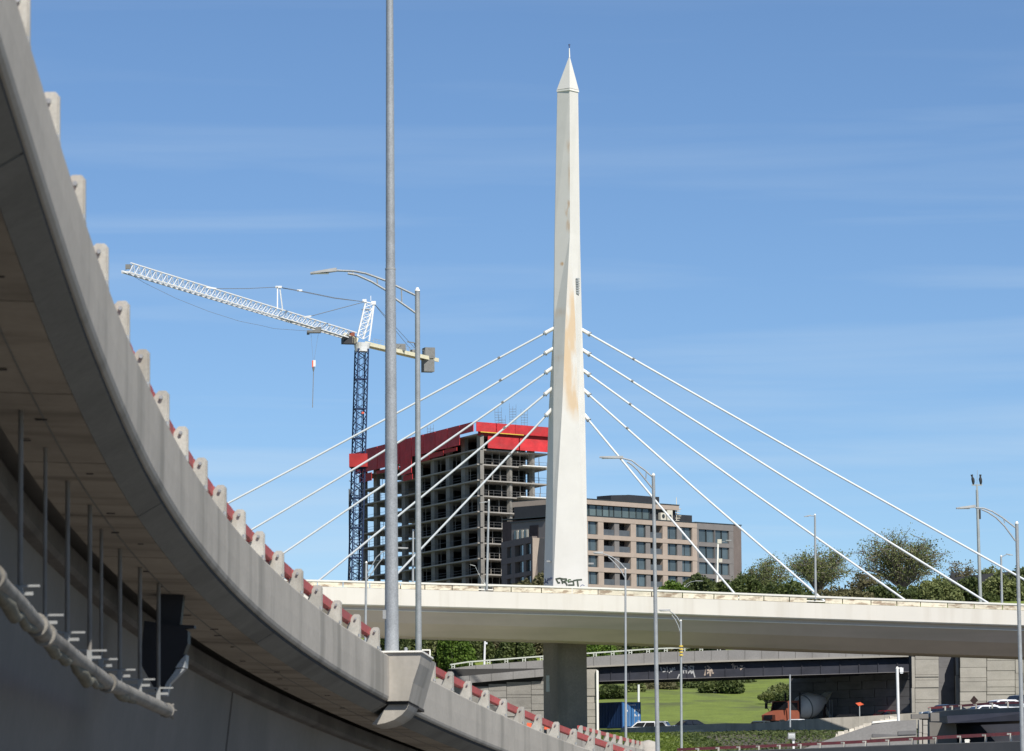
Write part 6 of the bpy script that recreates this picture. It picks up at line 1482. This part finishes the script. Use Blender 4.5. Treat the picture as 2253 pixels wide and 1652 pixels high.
block_wall('pale_columns', 'two pale concrete uprights at the end of the sloping wing wall', 262, [(X_(345), X_(395), [Y(1170), Y(1370), Y(1600)]), (X_(408), X_(478), [Y(1175), Y(1255), Y(1390), Y(1600)])], 2.0, 'fascia', back=False)
block_wall('end_blocks', 'grey concrete end blocks left of the higher ramp parapet', 266, [(X_(230), X_(490), [Y(1085), Y(1160)]), (X_(520), X_(655), [Y(1065), Y(1200)])], 1.5, 'web', back=False)
# wing wall
ww = thing('wing_wall', 'sloping grey concrete wing wall with pale stones along its top edge', 'wall', tuple(P(1900, 1640, 258)))
def wz(cx, cy, D=258, b=0): return P(c6x(cx), c6y(cy), D) + Vector((0, b, 0))
pw_ = [(640, 960), (910, 862), (1170, 775), (1350, 747), (1480, 742), (1490, 960)]
MB().prism([wz(*q) for q in pw_], (0, .6, 0)).build('wall_face', M['oldconc'], ww)
MB().prism([wz(*q, b=-.01) for q in [(1165, 842), (1345, 848), (1345, 868), (1165, 866)]], (0, -.06, 0)).build('slot', M['darkwall'], ww)
MB().prism([wz(*q, b=-.01) for q in [(1350, 822), (1480, 818), (1480, 845), (1350, 850)]], (0, -.06, 0)).build('slot', M['darkwall'], ww)
MB().prism([wz(*q, b=-.01) for q in [(1155, 870), (1480, 856), (1480, 862), (1155, 882)]], (0, -.10, 0)).build('ledge', M['block_lit'], ww)
MB().prism([wz(*q, b=.1) for q in [(1165, 768), (1170, 752), (1345, 738), (1345, 748)]], (0, .5, 0)).build('white_kerb', M['white_cap'], ww)
for k in range(34):
    f = k / 33; cx, cy = lerp(900, 1340, f) + random.uniform(-8, 8), lerp(862, 748, f ** .9) + random.uniform(-9, 3)
    c = wz(cx, cy, 258.4); s = random.uniform(.14, .34) * (0.6 + f * .6)
    mb = MB(); r = random.Random(k)
    vs = [c + Vector((r.uniform(.6, 1) * s * a, r.uniform(.6, 1) * s * b, r.uniform(.5, .9) * s * d)) for a, b, d in ((-1, -1, -1), (1, -1, -1), (1, 1, -1), (-1, 1, -1), (-.8, -.8, 1), (.8, -.8, 1), (.8, .8, 1), (-.8, .8, 1))]
    mb.hexa(vs).build('stone', M['rock'], ww)
st_ = thing('post_box', 'slatted grey signal box on a short white post behind the bottom right barrier', 'box', tuple(P(*z4d(625, 940), 235)))
MB().bar(P(*z4d(627, 945), 235), P(*z4d(622, 740), 235), .12).build('post', M['white'], st_)
bx2 = MB().box(P(*z4d(597, 752), 235), (.42, .35, .36)).build('housing', M['lamp_grey'], st_)
mb = MB()
for k in range(3): mb.box(P(*z4d(597, 735 + k * 17), 235) - Vector((0, .19, 0)), (.36, .03, .04))
mb.build('slats', M['white'], bx2)
# second red railed barrier seen over the end of the ramp
sb = thing('second_ramp_barrier', 'second red railed concrete barrier ending in a rounded block, beyond the near ramp', 'barrier', tuple(P(1400, 1640, 195)))
sx = [1225, 1270, 1283, 1330, 1365, 1395, 1425]; sy = [1603, 1613, 1616, 1628, 1637, 1645, 1651]
sD = lambda x: interp(x, [1225, 1425], [172, 200])
strip('parapet', [lambda x: P(x, interp(x, sx, sy), sD(x)), lambda x: P(x, interp(x, sx, sy), sD(x)) + Vector((-.42, .1, 0)), lambda x: P(x, 1700, sD(x)) + Vector((-.42, .1, 0)), lambda x: P(x, 1700, sD(x))], M['fascia'], 1225, 1424, 20, sb)
spx = [z2z(v, 0)[0] for v in (-250, -140, -40, 60, 200, 320, 430, 545, 640, 720, 790)]
rail_y = lambda x: interp(x, [1225, z2z(0, 0)[0], z2z(250, 0)[0], z2z(500, 0)[0], z2z(760, 0)[0]], [1593, z2z(0, 1168)[1], z2z(0, 1218)[1], z2z(0, 1268)[1], z2z(0, 1340)[1]])
for i, x in enumerate(spx):
    p = P(x, interp(x, sx, sy), sD(x)); T_ = (P(x + 5, interp(x + 5, sx, sy), sD(x + 5)) - p).normalized(); N_ = Vector((-T_.y, T_.x, 0)).normalized(); t2 = Vector((N_.y, -N_.x, 0))
    q = bpy.data.objects.new('rail_post', rp0.data); COL.objects.link(q); attach(q, sb)
    q.matrix_basis = Matrix.Translation(p) @ Matrix(((N_.x, t2.x, 0, 0), (N_.y, t2.y, 0, 0), (0, 0, 1, 0), (0, 0, 0, 1)))
    if i:
        MB().bar(pv, p + N_ * .2 + Vector((0, 0, .33)), .12, .15).build('guard_rail', M['red_rail'], sb)
    pv = p + N_ * .2 + Vector((0, 0, .33))
pe2 = P(z2z(890, 0)[0], 1652, 200)
MB().tube([pe2 + Vector((-.1, -.25, -2)), pe2 + Vector((-.1, -.25, .15)), pe2 + Vector((-.1, -.25, .42)), pe2 + Vector((-.12, -.25, .52))], [.55, .55, .42, .1], 16).build('rounded_end', M['fascia'], sb, True)
# orange barrels behind the near ramp rail
for i, (cx, cy, lab) in enumerate(((1490, 1320, 'orange red construction rail heap behind the ramp posts before the pier'), (1750, 1350, 'smaller orange red barrier piece right behind the ramp rail before the pier'))):
    x, y = x7(cx), y7(cy); o_ = thing('water_barrier', lab, 'barrier', tuple(P(x, y + 6, 230)))
    MB().prism([P(x - 9, y + 6, 230), P(x + 9, y + 8, 230), P(x + 8, y - 1, 230), P(x + 2, y - 3, 230), P(x - 8, y - 4, 230)], (0, .5, 0)).build('body', M['sign_orange'], o_)
# white cars on the higher ramp, diamond sign
car('parked_car', 'white saloon behind the right edge parapet', 'car', X_(1600), 285, 4.5, 1.45, 1.8, .35, 'car_white', base=P(X_(1600), Y(1010), 285).z - .55, zoff=-.25)
car('parked_car', 'low white car nose left of the white saloon at the right edge', 'car', X_(1330), 281, 4.2, 1.35, 1.8, .3, 'car_white', base=P(X_(1300), Y(1010), 281).z - .9, zoff=-.2)
car('parked_car', 'black car mostly hidden at the far right edge', 'car', X_(1990), 290, 4.5, 1.9, 1.9, .4, 'car_black', 'suv', base=P(X_(1900), Y(990), 290).z - 1.0, zoff=0)
car('parked_car', 'dark car just left of the diamond sign, low behind the rail', 'car', X_(760), 284, 3.6, 1.3, 1.7, .5, 'car_black', base=P(X_(760), Y(1040), 284).z - .85, zoff=0)
ds = thing('diamond_sign', 'dark diamond warning sign seen from behind, by the right block wall', 'sign', tuple(P(X_(1180), Y(1000), 288)))
MB().bar(P(X_(1180), Y(1020), 288), P(X_(1180), Y(860), 288) + Vector((0, .06, 0)), .08).build('post', M['sign_orange'], ds)
MB().prism([P(X_(1120), Y(885), 288), P(X_(1182), Y(950), 288), P(X_(1245), Y(880), 288), P(X_(1180), Y(808), 288)], (0, -.03, 0)).build('board', M['brown_sign'], ds)
# warning bands on the slim lamp pole
wb = thing('reflector_bands', 'yellow reflector bands wrapped round the slim lamp pole', 'reflector', tuple(P(1498.5, 1430, 240)))
for k in range(4):
    MB().tube([P(1498.3, 1420 + k * 6.5, 240), P(1498.3, 1423 + k * 6.5, 240)], .125, 12).build('band', M['yellow'], wb)
# sign back behind the ramp pedestal
zs_ = Z(5.508, 950, 1650)
sb2 = thing('sign_board', 'small framed sign board behind the red rail by the second pole', 'sign', tuple(P(*zs_(1050, 700), 150)))
MB().prism([P(*zs_(995, 700), 150), P(*zs_(1112, 700), 150), P(*zs_(1112, 495), 150), P(*zs_(995, 495), 150)], (0, .05, 0)).build('board', M['brown_brick'], sb2)
mb = MB()
for a, b in (((990, 497), (1114, 497)), ((1110, 497), (1110, 705))): mb.bar(P(*zs_(*a), 149.95), P(*zs_(*b), 149.95), .05)
mb.build('frame', M['white_cap'], sb2)
mb = MB()
for a, b in (((1055, 560), (1050, 640)), ((1035, 590), (1075, 590)), ((1030, 640), (1045, 610)), ((1065, 610), (1080, 640))): mb.bar(P(*zs_(*a), 149.94), P(*zs_(*b), 149.94), .045)
mb.build('marks', M['tail'], sb2)
th = thing('marker_post', 'tiny bright white marker post on the ramp edge right of the pedestal', 'post', tuple(P(*zs_(1003, 895), 84)))
MB().bar(P(*zs_(1003, 895), 84), P(*zs_(1003, 780), 84), .12, .05).box(P(*zs_(1003, 785), 84), (.2, .06, .06)).build('post', M['white'], th)

# many tiny alike pieces joined in one part
for o_ in bpy.data.objects:
    if o_.name.split('.')[0] in ('bolts', 'corrugation', 'shoring_props', 'rebar_cage', 'edge_rail', 'counter_jib_rail', 'louvre', 'crown', 'stems', 'mast_section', 'jib_section', 'hoist_mast', 'torn_wrap'):
        if o_.parent and o_.name.split('.')[0] in ('bolts', 'corrugation', 'shoring_props', 'edge_rail', 'counter_jib_rail', 'torn_wrap'): o_['kind'] = 'stuff'
for o_ in bpy.data.objects:
    if 'label' in o_ and not 4 <= len(o_['label'].split()) <= 16: print('LABEL', len(o_['label'].split()), o_['label'])
